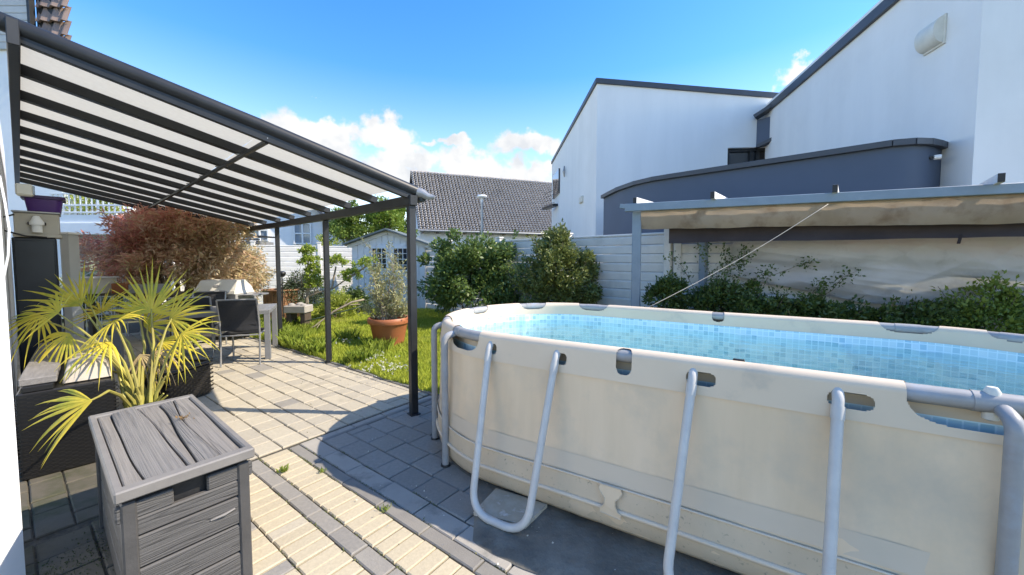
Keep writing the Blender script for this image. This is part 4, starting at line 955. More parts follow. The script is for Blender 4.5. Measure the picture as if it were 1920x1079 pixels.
m = MB(); r0 = G(1553, 383, Y=4.62); r1 = G(1205, 582, Y=4.2); r1 = Vector((r1.x, r1.y, r1.z)); pts = [r0.lerp(r1, t / 14) + Vector((0, 0, -.05 * math.sin(math.pi * t / 14))) for t in range(15)]; m.tube(pts, .0038, 6)
tag(m.build('rope', M('pale_rope', (.44, .41, .35), (.36, .33, .28), 40, .8), smooth='all'), 'thin pale rope tied from the grey pergola beam down towards the pool', 'rope')

# ------------------------------------------------------------------ patio cover (slatted polycarbonate roof on four posts)
W0, W1 = G(24, 66, 2.8), G(32, 338, 2.8)
posts = []
for (u, v, ut, vt) in ((776, 777, 769, 386), (617, 680, 608, 413), (526, 636, 515, 427)):
    g = G(u, v); posts.append(Vector((g.x, g.y, G(ut, vt, Y=g.y).z)))
posts.append(Vector((-6.62, 9.07, G(438, 438, Y=9.07).z)))
cover = thing('patio_cover', 'dark grey patio cover with pale translucent roof panels on four slim posts', 'patio cover', (posts[0].x, posts[0].y, 0), math.atan2(posts[3].y - posts[0].y, posts[3].x - posts[0].x))
for i, p in enumerate(posts):
    m = MB(); m.box((p.x, p.y, p.z / 2), (.068, .068, p.z), R(40), bev=.005); m.box((p.x, p.y, .006), (.1, .1, .012), R(40)); m.build('post', mm['anthracite'], cover, True)
bt = [p + Vector((0, 0, .045)) for p in posts]
m = MB(); d0 = (bt[1] - bt[0]).normalized(); d3 = (bt[3] - bt[2]).normalized(); pts = [bt[0] - d0 * .06, bt[1], bt[2], bt[3] + d3 * .1]
for a, b in zip(pts, pts[1:]): m.bar(a, b + (b - a).normalized() * .02, .08, .095, bev=.006)
m.build('beam', mm['anthracite'], cover, True)
m = MB(); 
for a, b in zip(pts, pts[1:]): m.bar(a + Vector((.07, .07, .035)), b + Vector((.07, .07, .035)), .07, .07, bev=.012)
m.build('gutter', mm['anthracite'], cover, True)
def on_beam(f):
    seg = [(bt[i + 1] - bt[i]).length for i in range(3)]; s = f * sum(seg)
    for i in range(3):
        if s <= seg[i] or i == 2: return bt[i].lerp(bt[i + 1], s / seg[i])
        s -= seg[i]
m = MB(); m.bar(W0 + (W0 - W1) * .01, W1, .05, .15, bev=.004); m.build('wall_plate', mm['anthracite'], cover, True)
NR = 11; wallp = [W0.lerp(W1, i / (NR - 1)) for i in range(NR)]; beamp = [on_beam(i / (NR - 1)) + Vector((0, 0, .075)) for i in range(NR)]
for i in range(1, NR):
    m = MB(); m.bar(wallp[i] + Vector((0, 0, .015)), beamp[i] - Vector((0, 0, .005)), .085, .07, bev=.004); m.build('rafter', mm['anthracite'], cover, True)
d = (beamp[0] - wallp[0]).normalized(); m = MB(); m.tube([wallp[0] - d * .06 + Vector((0, 0, .05)), wallp[0].lerp(beamp[0], .5) + Vector((0, 0, .055)), beamp[0] + d * .05 + Vector((0, 0, .03))], .052, 16); m.build('edge_tube', mm['anthracite'], cover, True, True)
m = MB(); m.bar(wallp[0], beamp[0] + Vector((0, 0, -.03)), .05, .07); m.build('rafter', mm['anthracite'], cover, True)
for i in range(NR - 1):
    for h in (0, 1):
        f0, f1 = (.005, .517) if h == 0 else (.518, .985); m = MB(); n_ = 8
        def sheet(a, b, i=i, f0=f0, f1=f1):
            x = .0 + a; y = f0 + (f1 - f0) * b; w_ = wallp[i].lerp(wallp[i + 1], x); e = beamp[i].lerp(beamp[i + 1], x); q = w_.lerp(e, y); q.z += .048 - .006 * math.sin(math.pi * x); return q
        m.grid(sheet, 4, n_); m.build('roof_panel', mm['poly'], cover, True, 'all')
ca, cb = wallp[0].lerp(beamp[0], .52), wallp[-1].lerp(beamp[-1], .50); m = MB(); m.bar(ca + Vector((0, 0, -.045)), cb + Vector((0, 0, -.045)), .03, .03); m.build('crossbar', mm['anthracite'], cover, True)
m = MB()
for i in range(NR - 1):
    q = ca.lerp(cb, i / (NR - 1)); m.box(q + Vector((0, 0, -.025)), (.04, .04, .012))
m.build('bracket', mm['alu'], cover, True)
e = beamp[0] + d * .05 + Vector((.02, 0, .02)); m = MB(); pts_ = [e + Vector(x) for x in ((0, 0, .0), (.05, .0, -.012), (.10, .0, -.04), (.16, .0, -.045))]
m.tube(pts_, [.05, .042, .03, .02], 12); m.build('gutter_spout', mm['alu'], cover, True, True)

# ------------------------------------------------------------------ own house at the left: wall, wing, gable with boards and tiles
wd = (W1 - W0).xy.normalized(); wnrm = Vector((wd.y, -wd.x)); wnrm = wnrm if wnrm.x > 0 else -wnrm
own = thing('house', 'white rendered house at the left edge with boarded dormer and brown roof tiles', 'house', (W1.x, W1.y, 0))
wa = W0.xy + wd * .9 - wnrm * .11; wb = W1.xy + wd * .5 - wnrm * .11
m = MB(); m.prism([tuple(wa), tuple(wb), tuple(wb - wnrm * .3), tuple(wa - wnrm * .3)], 0, 3.3); m.build('wall', mm['render'], own, True)
pe = G(22, 700, Y=1.74); m = MB(); m.prism([(pe.x, pe.y), (pe.x - .42, pe.y + .1), (pe.x - .36, pe.y - 1.5), (pe.x + .1, pe.y - 1.5)], 0, 1.93); m.build('pier', mm['render'], own, True)
m = MB(); q = lambda u, v: G(u, v, Y=1.70) + Vector((.012, 0, 0)); m.tube([q(-6, 330), q(4, 380), q(12, 430), q(10, 480), q(2, 520)], .004, 5); m.build('cable', mm['white'], own, True, True)
YW = 9.6; X = lambda u: (u - 960) / F * YW; Z = lambda v: G(500, v, Y=YW).z
m = MB(); m.prism([(X(-60), YW), (X(126), YW), (X(126), YW + 4), (X(-60), YW + 4)], 0, Z(95)); m.prism([(X(-60), YW), (X(91), YW), (X(91) - .7, YW + .5), (X(-60), YW + .5)], Z(95), Z(-90)); m.build('wing_wall', mm['render'], own, True)
mm['siding'] = M('pale_grey_siding', (.52, .52, .50), (.45, .45, .43), 4, .7, .2, 50, orand=.4)
z = Z(95); 
while z < Z(-60):
    m = MB(); m.box(((X(24) + X(90)) / 2, YW - .03, z + .085), (X(90) - X(24), .05, .165), bev=.012); m.build('siding_board', mm['siding'], own, True); z += .17
m = MB(); m.box((X(93.5), YW - .05, (Z(95) + Z(-60)) / 2), (.07, .12, Z(-60) - Z(95))); m.build('corner_trim', mm['anthracite'], own, True)
m = MB(); m.box((X(10), YW - .04, (Z(95) + Z(-60)) / 2), (X(22) - X(-10), .1, Z(-60) - Z(95))); m.build('render_strip', mm['siding'], own, True)
mm['browntile'] = M('brown_clay_tile', (.26, .19, .155), (.17, .125, .105), 5, .6, .3, 40, orand=.6)
tm = MB(); tw, th = .26, .36; tvs, tfs = [], []
for y, dz in ((0, .05), (th + .05, .0)):
    for px, pz in ((0, .02), (.05, 0), (.10, .025), (.145, .06), (.19, .06), (.235, .025), (.26, .02)): tvs.append((px, y, pz + dz))
for px, pz in ((0, -.01), (.05, -.03), (.10, 0), (.145, .02), (.19, .02), (.235, 0), (.26, -.01)): tvs.append((px, 0, pz + .035))
tfs = [(i, i + 1, 8 + i, 7 + i) for i in range(6)] + [(14 + i, 15 + i, i + 1, i) for i in range(6)]
tm.add(tvs, tfs); o = tm.build('roof_tile', mm['browntile'], smooth=True); tme = o.data; bpy.data.objects.remove(o)
x0_ = X(97); slope = math.atan2(4.0, .9)
rb_ = MB(); rb_.prism([(x0_ - .05, YW + .06), (x0_ + .5, YW + .06), (x0_ + .05, YW + .4), (x0_ - .05, YW + .4)], Z(105), Z(-70)); rb_.build('roof_deck', mm['black'], own, True)
IT = Matrix.Translation(own.location).inverted()
for r_ in range(11):
    for c_ in range(3 if r_ < 5 else 2):
        T = Matrix.Translation((x0_ + c_ * tw - r_ * .0, YW + .02 + r_ * .015, Z(96) + r_ * .345)) @ Matrix.Rotation(R(80), 4, 'X')
        inst('roof_tile', tme, own, IT @ T)
# balcony on the wing
bx0, bx1 = X(120), X(292); zs0, zs1 = Z(441), Z(420)
m = MB(); m.box(((bx0 + bx1) / 2, YW + .6, (zs0 + zs1) / 2), (bx1 - bx0, 1.7, zs1 - zs0)); m.box(((bx0 + bx1) / 2, YW + .6, zs1 + .1), (bx1 - bx0 - .1, 1.6, .2)); balc = m.build('balcony', mm['render'], own, True)
zt_ = Z(366)
for i in range(17):
    x = bx0 + .05 + i * (bx1 - bx0 - .1) / 16; m = MB(); m.box((x, YW - .2, (zs1 + .2 + zt_) / 2), (.05 if i % 8 == 0 else .026, .03, zt_ - zs1 - .2)); m.build('baluster', mm['white'], balc, True)
m = MB()
for zz in (zt_, zt_ - .28, zs1 + .26): m.bar((bx0, YW - .2, zz), (bx1, YW - .2, zz), .04, .04)
m.build('railing', mm['white'], balc, True)
m = MB(); m.box((bx1 - .1, YW + 1.2, zs0 / 2), (.16, .16, zs0)); m.box((bx0 + 1.5, YW + 1.3, zs0 / 2), (.16, .16, zs0)); m.build('balcony_post', mm['white'], own, True)
for i, (u, h, lab) in enumerate(((150, .8, 'yellow green bamboo plant on the balcony, nearest the house'), (183, .75, 'light green leafy plant on the balcony behind the railing'), (212, .85, 'tall bamboo plant at the outer end of the balcony'))):
    rng = np.random.default_rng(40 + i); t = thing('balcony_plant', lab, 'plant', (X(u), YW + .25, zs1 + .2), 0, 'plants on the balcony')
    P = rng.uniform((X(u) - .28, YW, zs1 + .22), (X(u) + .28, YW + .45, zs1 + .2 + h), (700, 3)); np_mesh('foliage', leaves(rng, P, .13, .2, np.tile([0, 0, .6], (700, 1)), .4), 4, mm['leaf_lime'], t)
    m = MB()
    for k in range(5): m.tube([(X(u) - .2 + k * .1, YW + .2, zs1 + .2), (X(u) - .22 + k * .11, YW + .2, zs1 + .2 + h * .9)], [.012, .006], 5)
    m.build('stem', mm['palebark'], t, True)
shrub('hedge', 'dark green hedge in the shade under the balcony', (X(172), YW + .55, .75), (1.15, .4, 1.0), 80, 120, .22, .09, mm['bush_c'], 51, 'hedge')
mm['flowerleaf'] = M('white_flowering_leaf', (.16, .22, .08), (.62, .64, .52), 9, .6, irand=.7, transl=True)
shrub('flowering_shrub', 'white flowering shrub in front of the dark hedge under the balcony', ((158 - 960) / F * 8.3, 8.3, .75), (.5, .35, .72), 40, 80, .16, .06, mm['flowerleaf'], 52, twigs=14)

# ------------------------------------------------------------------ red and gold maple
mm['maple'] = M('maple_leaf', (.3, .2, .1), (.2, .15, .06), 1.2, .55, irand=.6, transl=True, tl=.5,
                grad=((.95, 0.0, -.55), -8.3, -6.4, ((.74, .32, .26), (.58, .23, .17)), ((.80, .62, .42), (.50, .42, .20))), c3=(.88, .78, .58), c3scale=1.5, c3lo=.5, c3hi=.75)
mc_ = ((338 - 960) / F * 7.9, 7.9, 1.42)
shrub('maple', 'big rounded red and gold japanese maple behind the garden table', mc_, (1.5, .95, 1.12), 200, 200, .24, .115, mm['maple'], 60, 'tree', .25, nstem=14, stem_r=.035, shell=.45, droop=.5, twigs=40, fol='crown', lumpy=.2)
mm['maple_gold'] = M('pale_gold_leaf', (.60, .50, .30), (.42, .36, .16), 2, .55, irand=.6, transl=True, tl=.4)
shrub('maple', 'pale gold maple beside the far post of the patio cover', ((452 - 960) / F * 8.9, 8.9, 1.05), (.55, .5, .85), 60, 120, .18, .08, mm['maple_gold'], 61, 'tree', .28, droop=.4, twigs=20, fol='crown')

# ------------------------------------------------------------------ white post, cabinet with box and purple tub
CR = R(49)
def ray_at(u, dist, back): t = math.atan2(u - 960, F); return (math.sin(t) * (dist + back), math.cos(t) * (dist + back))
c0 = G(28, 600, Y=4.0); c1 = G(112, 600, Y=4.0); cwid = .285; zc1 = G(60, 447, Y=4.0).z
cab = thing('cabinet', 'tall black cabinet standing against the house wall', 'cabinet', (*ray_at(70, 6.25, .18), 0), CR)
m = MB(); m.box((0, 0, zc1 / 2), (cwid, .36, zc1), bev=.008); m.build('body', M('dark_navy_lacquer', (.012, .016, .022), (.016, .02, .028), 5, .35), cab)
m = MB(); m.box((0, -.188, zc1 / 2), (cwid - .03, .016, zc1 - .06), bev=.003); m.build('door', M('dark_navy_door', (.016, .021, .03), (.012, .016, .022), 5, .3), cab)
zb1 = G(60, 402, Y=4.0).z; b0 = G(33, 420, Y=4.0); b1 = G(121, 420, Y=4.0); bxw = .315
wbx = thing('electric_box', 'beige metal box with a white socket standing on the black cabinet', 'box', (*ray_at(77, 6.25, .18), zc1 + .002), CR)
mm['beige_metal'] = M('beige_box_metal', (.46, .43, .36), (.40, .37, .31), 4, .5, c3=(.26, .23, .18), c3scale=7, c3lo=.62, c3hi=.85)
m = MB(); m.box((0, 0, .018), (bxw, .40, .034)); m.box((0, 0, (zb1 - zc1) / 2 + .014), (bxw - .02, .38, zb1 - zc1 - .035), bev=.006); m.build('body', mm['beige_metal'], wbx)
m = MB(); m.box((0, 0, zb1 - zc1 + .008), (bxw, .41, .018)); m.build('lid', mm['alu'], wbx)
m = MB(); m.lathe([(0, .19), (.02, .185), (.04, .14), (.05, .12), (.05, .095), (.035, .09), (.035, .02), (0, .02)], (.0, -.235, .03), 14); sp = m.build('socket', mm['white'], wbx, smooth=True)
m = MB(); m.box((0, -.205, .14), (.12, .03, .03)); m.build('bracket', mm['black'], wbx)
m = MB(); m.tube([(-bxw / 2 + .02, -.23, .22), (-bxw / 2 - .06, -.24, .18), (-bxw / 2 - .05, -.24, .06), (-bxw / 2 + .08, -.25, .01), (.06, -.25, -.0)], .009, 6); m.build('cable', mm['black'], wbx, smooth=True)
zt1 = G(90, 370, Y=4.05).z; t0, t1 = G(52, 380, Y=4.05), G(131, 380, Y=4.05); tw_ = .30
tub = thing('plastic_tub', 'purple plastic tub standing on the beige metal box', 'tub', (*ray_at(91, 6.25, .16), zb1 + .02), CR)
mm['purple'] = M('purple_plastic', (.085, .03, .19), (.07, .024, .16), 5, .35)
th_ = zt1 - zb1 - .02; m = MB(); vs = []; hw = tw_ / 2
def rr(w_, d_, z, r_=.05, n=5):
    o = []
    for cx, cy, a0 in ((w_ - r_, d_ - r_, 0), (-w_ + r_, d_ - r_, 90), (-w_ + r_, -d_ + r_, 180), (w_ - r_, -d_ + r_, 270)):
        for k in range(n): a = R(a0 + 90 * k / (n - 1)); o.append((cx + r_ * math.cos(a), cy + r_ * math.sin(a), z))
    return o
def loft(m, rings):
    n = len(rings[0]); vs = sum(rings, []); fs = [(i * n + k, i * n + (k + 1) % n, (i + 1) * n + (k + 1) % n, (i + 1) * n + k) for i in range(len(rings) - 1) for k in range(n)]; fs.append(tuple(reversed(range(n)))); m.add(vs, fs)
loft(m, [rr(hw * .74, .13, 0), rr(hw * .86, .155, th_ * .86), rr(hw * .86, .155, th_ * .99), rr(hw * .83, .145, th_ * .97), rr(hw * .7, .13, .012)]); m.build('tub_body', mm['purple'], tub, smooth=True)
m = MB(); loft(m, [rr(hw * .86, .155, th_ * .80), rr(hw, .18, th_ * .82), rr(hw, .18, th_), rr(hw * .84, .15, th_ * 1.0)]); m.build('rim', M('dark_purple_rim', (.04, .016, .085), (.035, .014, .075), 5, .4), tub, smooth=True)
p0 = G(113, 440, Y=5.2); p1 = G(130, 440, Y=5.2); wp_ = thing('white_post', 'square pale grey post beside the black cabinet', 'post', ((p0.x + p1.x) / 2, 5.25, 0))
m = MB(); m.box((0, 0, .92), (p1.x - p0.x, .13, 1.84), bev=.006); m.build('shaft', mm['siding'], wp_); m = MB(); m.box((0, 0, 1.855), (p1.x - p0.x + .03, .16, .03)); m.build('cap', mm['white'], wp_)
q = G(46, 357, Y=3.4); wl = thing('floodlight', 'cream wall floodlight fixed to the house wall under the patio cover', 'lamp', q, R(50)); m = MB(); m.box((0, 0, 0), (.10, .12, .10), bev=.012); m.build('housing', mm['cream_plastic'], wl); m = MB(); m.box((.052, -.01, 0), (.012, .09, .075)); m.build('lens', mm['glassl'], wl)

# ------------------------------------------------------------------ items around the far table: planter boxes, arched wire fence, sideboard
def simple(name, label, cat, u0, u1, v0, v1, Y, depth, mat, rim=None, ground=False, floor=None):
    a, b = G(u0, v0, Y=Y), G(u1, v1, Y=Y); z0 = 0 if ground else b.z; z0 = floor if floor is not None else z0
    t = thing(name, label, cat, ((a.x + b.x) / 2, Y + depth / 2, z0)); W_ = b.x - a.x; H_ = a.z - z0
    m = MB(); tt = .02
    m.box((0, -depth / 2 + tt / 2, H_ / 2), (W_, tt, H_)); m.box((0, depth / 2 - tt / 2, H_ / 2), (W_, tt, H_)); m.box((-W_ / 2 + tt / 2, 0, H_ / 2), (tt, depth - 2 * tt, H_)); m.box((W_ / 2 - tt / 2, 0, H_ / 2), (tt, depth - 2 * tt, H_)); m.box((0, 0, H_ * .4), (W_ - 2 * tt, depth - 2 * tt, H_ * .75)); m.build('body', mat, t)
    if rim: m = MB(); m.box((0, 0, H_ + .012), (W_ + .05, depth + .05, .024)); m.build('lid', rim, t)
    return t
mm['orange'] = M('terracotta_box', (.34, .13, .05), (.28, .10, .04), 6, .7); mm['darkwood'] = M('dark_wood', (.06, .045, .035), (.10, .075, .055), 8, .6, stretch=(1, 12, 12), bump=.3, bscale=20); mm['greybox'] = M('grey_box', (.30, .30, .29), (.25, .25, .24), 5, .6)
sb = thing('sideboard', 'long low dark wooden table carrying the boxes in front of the maple', 'table', ((215 - 960) / F * 6.7, 6.95, 0)); sw_ = 2.0; ztb = G(215, 551, Y=6.7).z
m = MB()
for j in range(4): 
    m = MB(); m.box((0, -.22 + j * .145, ztb - .018), (sw_, .138, .035)); m.build('plank', mm['darkwood'], sb)
for sx in (-1, 1):
    for sy in (-1, 1): m = MB(); m.box((sx * (sw_ / 2 - .06), sy * .2, (ztb - .036) / 2), (.07, .07, ztb - .036)); m.build('leg', mm['darkwood'], sb)
simple('storage_box', 'white box with grey side panel on the dark table, beside the pale post', 'box', 131, 176, 523, 551, 6.6, .4, mm['cream_plastic'], mm['white'], floor=ztb + .002)
simple('planter_box', 'small orange brown planter box on the dark table', 'planter', 208, 237, 532, 551, 6.72, .3, mm['orange'], floor=ztb + .002)
simple('planter_box', 'long grey planter box on the dark table, right of the orange brown one', 'planter', 240, 292, 534, 551, 6.75, .3, mm['greybox'], floor=ztb + .002)
wf = thing('wire_fence', 'white arched garden wire fence behind the dark table', 'fence', ((205 - 960) / F * 7.4, 7.4, 0)); m = MB()
for k in range(4):
    x = -.5 + k * .25; zt2 = G(205, 512, Y=7.4).z
    m.tube([(x, 0, 0), (x, 0, zt2 - .12)] + [(x + .15 - .15 * math.cos(R(a)), 0, zt2 - .12 + .12 * math.sin(R(a))) for a in range(15, 180, 15)] + [(x + .3, 0, zt2 - .12), (x + .3, 0, 0)], .007, 5)
m.build('wire_arch', mm['white'], wf, smooth=True); m = MB()
for k in range(8): m.tube([(-.5, .012, .3 + k * .12), (.55, .012, .3 + k * .12)], .005, 5)
m.build('cross_wire', mm['white'], wf)

# ------------------------------------------------------------------ barbecue
bq0, bq1 = G(362, 552, Y=6.9), G(439, 552, Y=6.9); bw = bq1.x - bq0.x; zl0, zl1 = bq0.z, G(400, 527, Y=6.9).z
bbq = thing('barbecue', 'gas barbecue with a closed cream lid standing behind the table', 'barbecue', ((bq0.x + bq1.x) / 2, 7.2, 0))
mm['enamel'] = M('cream_enamel', (.62, .60, .53), (.56, .54, .47), 4, .3)
m = MB(); pr = [(-.30, 0), (-.29, .05), (-.16, zl1 - zl0), (.05, zl1 - zl0 + .01), (.22, .12), (.24, 0)]
vs = [(x * (1 - .1 * (z > .1)), y, z + zl0) for x in (-bw / 2, bw / 2) for y, z in pr]; n_ = len(pr); m.add(vs, [tuple(range(n_)), tuple(reversed(range(n_, 2 * n_)))] + [(i, n_ + i, n_ + (i + 1) % n_, (i + 1) % n_) for i in range(n_)]); lid = m.build('lid', mm['enamel'], bbq)
m = MB(); m.tube([(-bw * .36, -.33, zl0 + .035), (bw * .36, -.33, zl0 + .035)], .014, 8); m.tube([(-bw * .36, -.33, zl0 + .035), (-bw * .36, -.27, zl0 + .05)], .01, 6); m.tube([(bw * .36, -.33, zl0 + .035), (bw * .36, -.27, zl0 + .05)], .01, 6); m.build('handle', mm['alu'], lid, smooth=True)
m = MB(); T = Matrix.Translation((0, -.235, zl0 + .14)) @ Matrix.Rotation(R(62), 4, 'X'); m.lathe([(.0, .006), (.05, .005), (.06, 0)], seg=20, mat=T @ Matrix.Diagonal((1, .55, 1, 1))); m.build('badge', mm['alu'], lid)
m = MB(); m.box((0, 0, zl0 - .07), (bw + .02, .56, .13)); m.build('firebox', mm['greybox'], bbq)
m = MB(); m.box((0, .02, (zl0 - .14) / 2 + .04), (bw - .06, .48, zl0 - .22)); m.build('cart', mm['greybox'], bbq)
for k in range(4): m = MB(); m.tube([(-bw * .32 + k * bw * .21, -.285, zl0 - .07), (-bw * .32 + k * bw * .21, -.32, zl0 - .07)], .024, 12); m.build('knob', mm['black'], bbq)
for sx in (-1, 1): m = MB(); m.box((sx * (bw / 2 + .16), 0, zl0 - .03), (.28, .44, .03)); m.build('side_shelf', mm['alu'], bbq)
for sx in (-1, 1): m = MB(); m.tube([(sx * bw * .4 - .02, .1, .07), (sx * bw * .4 + .02, .1, .07)], .07, 14); m.build('wheel', mm['black'], bbq)

# ------------------------------------------------------------------ table and chairs
tl_ = G(507, 672.5); tt1 = Vector((-.9, -.436)); tt2 = Vector((-.436, .9)); TW, TD = 1.75, .95
tabc = Vector((tl_.x + .03, tl_.y - .03)) + tt1 * TW / 2 + tt2 * TD / 2
table = thing('garden_table', 'grey aluminium garden table with slatted top on the patio', 'table', (tabc.x, tabc.y, 0), math.atan2(-tt1.y, -tt1.x)); zt = .735
mm['tablegrey'] = M('grey_table_paint', (.20, .205, .21), (.17, .175, .18), 6, .45)
for sx in (-1, 1):
    for sy in (-1, 1): m = MB(); m.box((sx * (TW / 2 - .04), sy * (TD / 2 - .04), (zt - .03) / 2), (.075, .075, zt - .03)); m.build('leg', mm['tablegrey'], table)
m = MB()
for sy in (-1, 1): m.box((0, sy * (TD / 2 - .04), zt - .02), (TW, .08, .06))
for sx in (-1, 1): m.box((sx * (TW / 2 - .04), 0, zt - .021), (.08, TD - .162, .058))
m.build('frame', mm['tablegrey'], table)
for j in range(7): m = MB(); m.box((0, -TD / 2 + .135 + j * .1133, zt - .005), (TW - .165, .106, .022)); m.build('slat', mm['tablegrey'], table)
def chair(label, loc, rz):
    t = thing('garden_chair', label, 'chair', loc, rz, 'garden chairs at the table')     # faces +y, back at y = -.25
    Wc = .235; lm = mm['alu']
    for sx in (-1, 1):
        m = MB(); m.tube([(sx * Wc, -.27, 0), (sx * Wc, -.235, .43), (sx * Wc, -.245, .62), (sx * Wc, -.33, .94)], .0135, 8); m.build('leg', lm, t, smooth=True)
        m = MB(); m.tube([(sx * Wc, .24, 0), (sx * Wc, .235, .44), (sx * Wc, .235, .46)], .0135, 8); m.build('leg', lm, t, smooth=True)
    m = MB()
    for sx in (-1, 1): m.tube([(sx * Wc, -.235, .435), (sx * Wc, .25, .445)], .0125, 8)
    for y in (-.235, .235): m.tube([(-Wc, y, .425), (Wc, y, .425)], .0115, 8)
    m.build('seat_frame', lm, t, smooth=True); m = MB(); m.tube([(-Wc, -.33, .94), (Wc, -.33, .94)], .0135, 8); m.build('top_rail', lm, t, smooth=True); m = MB(); m.tube([(-Wc, .23, .16), (Wc, .23, .16)], .008, 6); m.build('stretcher', lm, t, smooth=True)
    m = MB(); m.grid(lambda i, j: ((i - .5) * .455, -.225 + .46 * j, .45 - .018 * math.sin(math.pi * i) * math.sin(math.pi * j)), 8, 8); m.grid(lambda i, j: ((i - .5) * .455, -.225 + .46 * j, .438 - .018 * math.sin(math.pi * i) * math.sin(math.pi * j)), 8, 8); m.build('seat', mm['sling'], t, smooth='all')
    def bk(i, j, o=0): z = .50 + .43 * j; y = -.24 - .09 * max(0, (z - .62) / .32) + .02 * math.sin(math.pi * i) * -1; return ((i - .5) * .45, y + o, z)
    m = MB(); m.grid(bk, 8, 10); m.grid(lambda i, j: bk(i, j, -.008), 8, 10); b = m.build('backrest', mm['sling'], t, smooth='all')
    m = MB()
    for j in (.18, .82): q = bk(.5, j, -.012); m.box((0, q[1] + .012, q[2]), (.44, .006, .006))
    m.build('seam', mm['black'], b); return t
mm['sling'] = M('charcoal_sling', (.024, .025, .028), (.034, .035, .038), 60, .65, .3, 400, bdist=.002)
ca_, cb_ = G(419, 689), G(488, 682); cm = (ca_ + cb_) / 2; crz = math.atan2(cb_.y - ca_.y, cb_.x - ca_.x) - .12
ch1 = chair('black sling garden chair with its back to us at the right end of the table', (cm.x - .1, cm.y + .24, 0), crz)
q = G(352, 676); copy_thing(ch1, (q.x - .05, q.y + .25, 0), crz + .15, 'garden chair half hidden by the palm fronds, left of the other chair at the table')
copy_thing(ch1, (tabc.x + tt2.x * .55 - .3, tabc.y + tt2.y * .55 + .1, 0), crz + math.pi, 'garden chair on the far side of the table, in front of the barbecue')

# ------------------------------------------------------------------ wicker sofa, palm in a wicker pot, deck box
sN, sR = G(40, 905), G(190, 865); sdir = (sR - sN).xy.normalized(); sperp = Vector((-sdir.y, sdir.x)); srz = math.atan2(sdir.y, sdir.x)
sofa = thing('wicker_sofa', 'black wicker garden sofa with cream cushions and a wooden back shelf by the house wall', 'sofa', sN, srz)
def wicker_mat():
    m, t, N, K = new_mat('black_wicker'); o = N('ShaderNodeOutputMaterial'); b = N('ShaderNodeBsdfPrincipled'); b.inputs['Roughness'].default_value = .4
    b.inputs['Base Color'].default_value = (.010, .0095, .0095, 1); K(b.outputs[0], o.inputs[0]); return m
mm['wicker'] = wicker_mat()
def weave(m, p0, ux, W_, H_, sx=.03, sz=.018, depth=.012):
    """woven strands standing proud of a face: p0 corner, ux unit vector along, up is z"""
    ux = Vector(ux); nrm = Vector((ux.y, -ux.x, 0)); nx, nz = max(2, int(W_ / sx)), max(2, int(H_ / sz))
    for j in range(nz):
        for i in range(nx):
            if (i + j) % 2: continue
            c = Vector(p0) + ux * ((i + .5) * W_ / nx) + Vector((0, 0, (j + .5) * H_ / nz)); hw_, hh_ = W_ / nx * .95, H_ / nz * .42
            vs = [c - ux * hw_ - Vector((0, 0, hh_)), c - ux * hw_ + Vector((0, 0, hh_)), c - Vector((0, 0, hh_)) + nrm * depth, c + Vector((0, 0, hh_)) + nrm * depth, c + ux * hw_ - Vector((0, 0, hh_)), c + ux * hw_ + Vector((0, 0, hh_))]
            m.add(vs, [(0, 2, 3, 1), (2, 4, 5, 3)])
SL, SDp, SH = .46, 1.75, .60
m = MB(); m.box((SL / 2, SDp / 2, SH / 2), (SL, SDp, SH), bev=.01); m.build('base', mm['wicker'], sofa)
m = MB(); weave(m, (0, -.002, .02), (1, 0, 0), SL, SH - .04, .03, .013, .004); m.build('weave', mm['wicker'], sofa)
mm['oldwood'] = M('weathered_grey_wood', (.22, .205, .19), (.145, .135, .125), 6, .8, .6, 25, bdist=.006, stretch=(9, 1.2, 9), obj=True, orand=.4)
for k in range(4): m = MB(); m.box((.095, .24 + k * .43, SH + .065), (.17, .425, .05), bev=.006); m.build('back_plank', mm['oldwood'], sofa)
m = MB(); m.box((.095, SDp / 2, SH + .02), (.14, SDp, .038)); m.build('back_rail', mm['wicker'], sofa)
mm['cushion'] = M('cream_cushion', (.44, .39, .325), (.37, .33, .275), 5, .9, .35, 160, bdist=.003, c3=(.42, .37, .3), c3scale=3)
for k in range(2):
    m = MB()
    def cu(i, j, k=k):
        x = .20 + .245 * i; y = .08 + k * .84 + .80 * j; e = min(i, 1 - i, j, 1 - j); return (x, y, SH + .004 + .10 * min(1, e * 9) ** .5 + .03 * math.sin(math.pi * i) * math.sin(math.pi * j) + .012 * noise.noise((x * 4, y * 4, 2)))
    m.grid(cu, 22, 22); m.build('cushion', mm['cushion'], sofa, smooth='all')
# palm pot
pc = Vector((-3.66, 4.02)); PWd = .50; pot = thing('wicker_planter', 'square black wicker planter box on the patio behind the palm', 'planter', (pc.x, pc.y, 0), R(-6)); ph = .36
m = MB(); m.box((0, 0, ph / 2 - .01), (PWd, PWd, ph - .02), bev=.02); m.build('body', mm['black'], pot)
m = MB()
for p0_, ux_ in (((-PWd / 2, -PWd / 2, .01), (1, 0, 0)), ((PWd / 2, -PWd / 2, .01), (0, 1, 0)), ((-PWd / 2, PWd / 2, .01), (0, -1, 0))): weave(m, p0_, ux_, PWd, ph - .04, .034, .022, .011)
m.build('weave', mm['wicker'], pot)
m = MB()
for a, b in (((-1, -1), (1, -1)), ((1, -1), (1, 1)), ((1, 1), (-1, 1)), ((-1, 1), (-1, -1))): m.tube([(a[0] * PWd / 2, a[1] * PWd / 2, ph), (b[0] * PWd / 2, b[1] * PWd / 2, ph)], .018, 8)
m.build('rim', mm['wicker'], pot, smooth=True)
m = MB(); m.box((0, 0, ph - .015), (PWd - .04, PWd - .04, .02)); m.build('potting_soil', mm['soil'], pot)
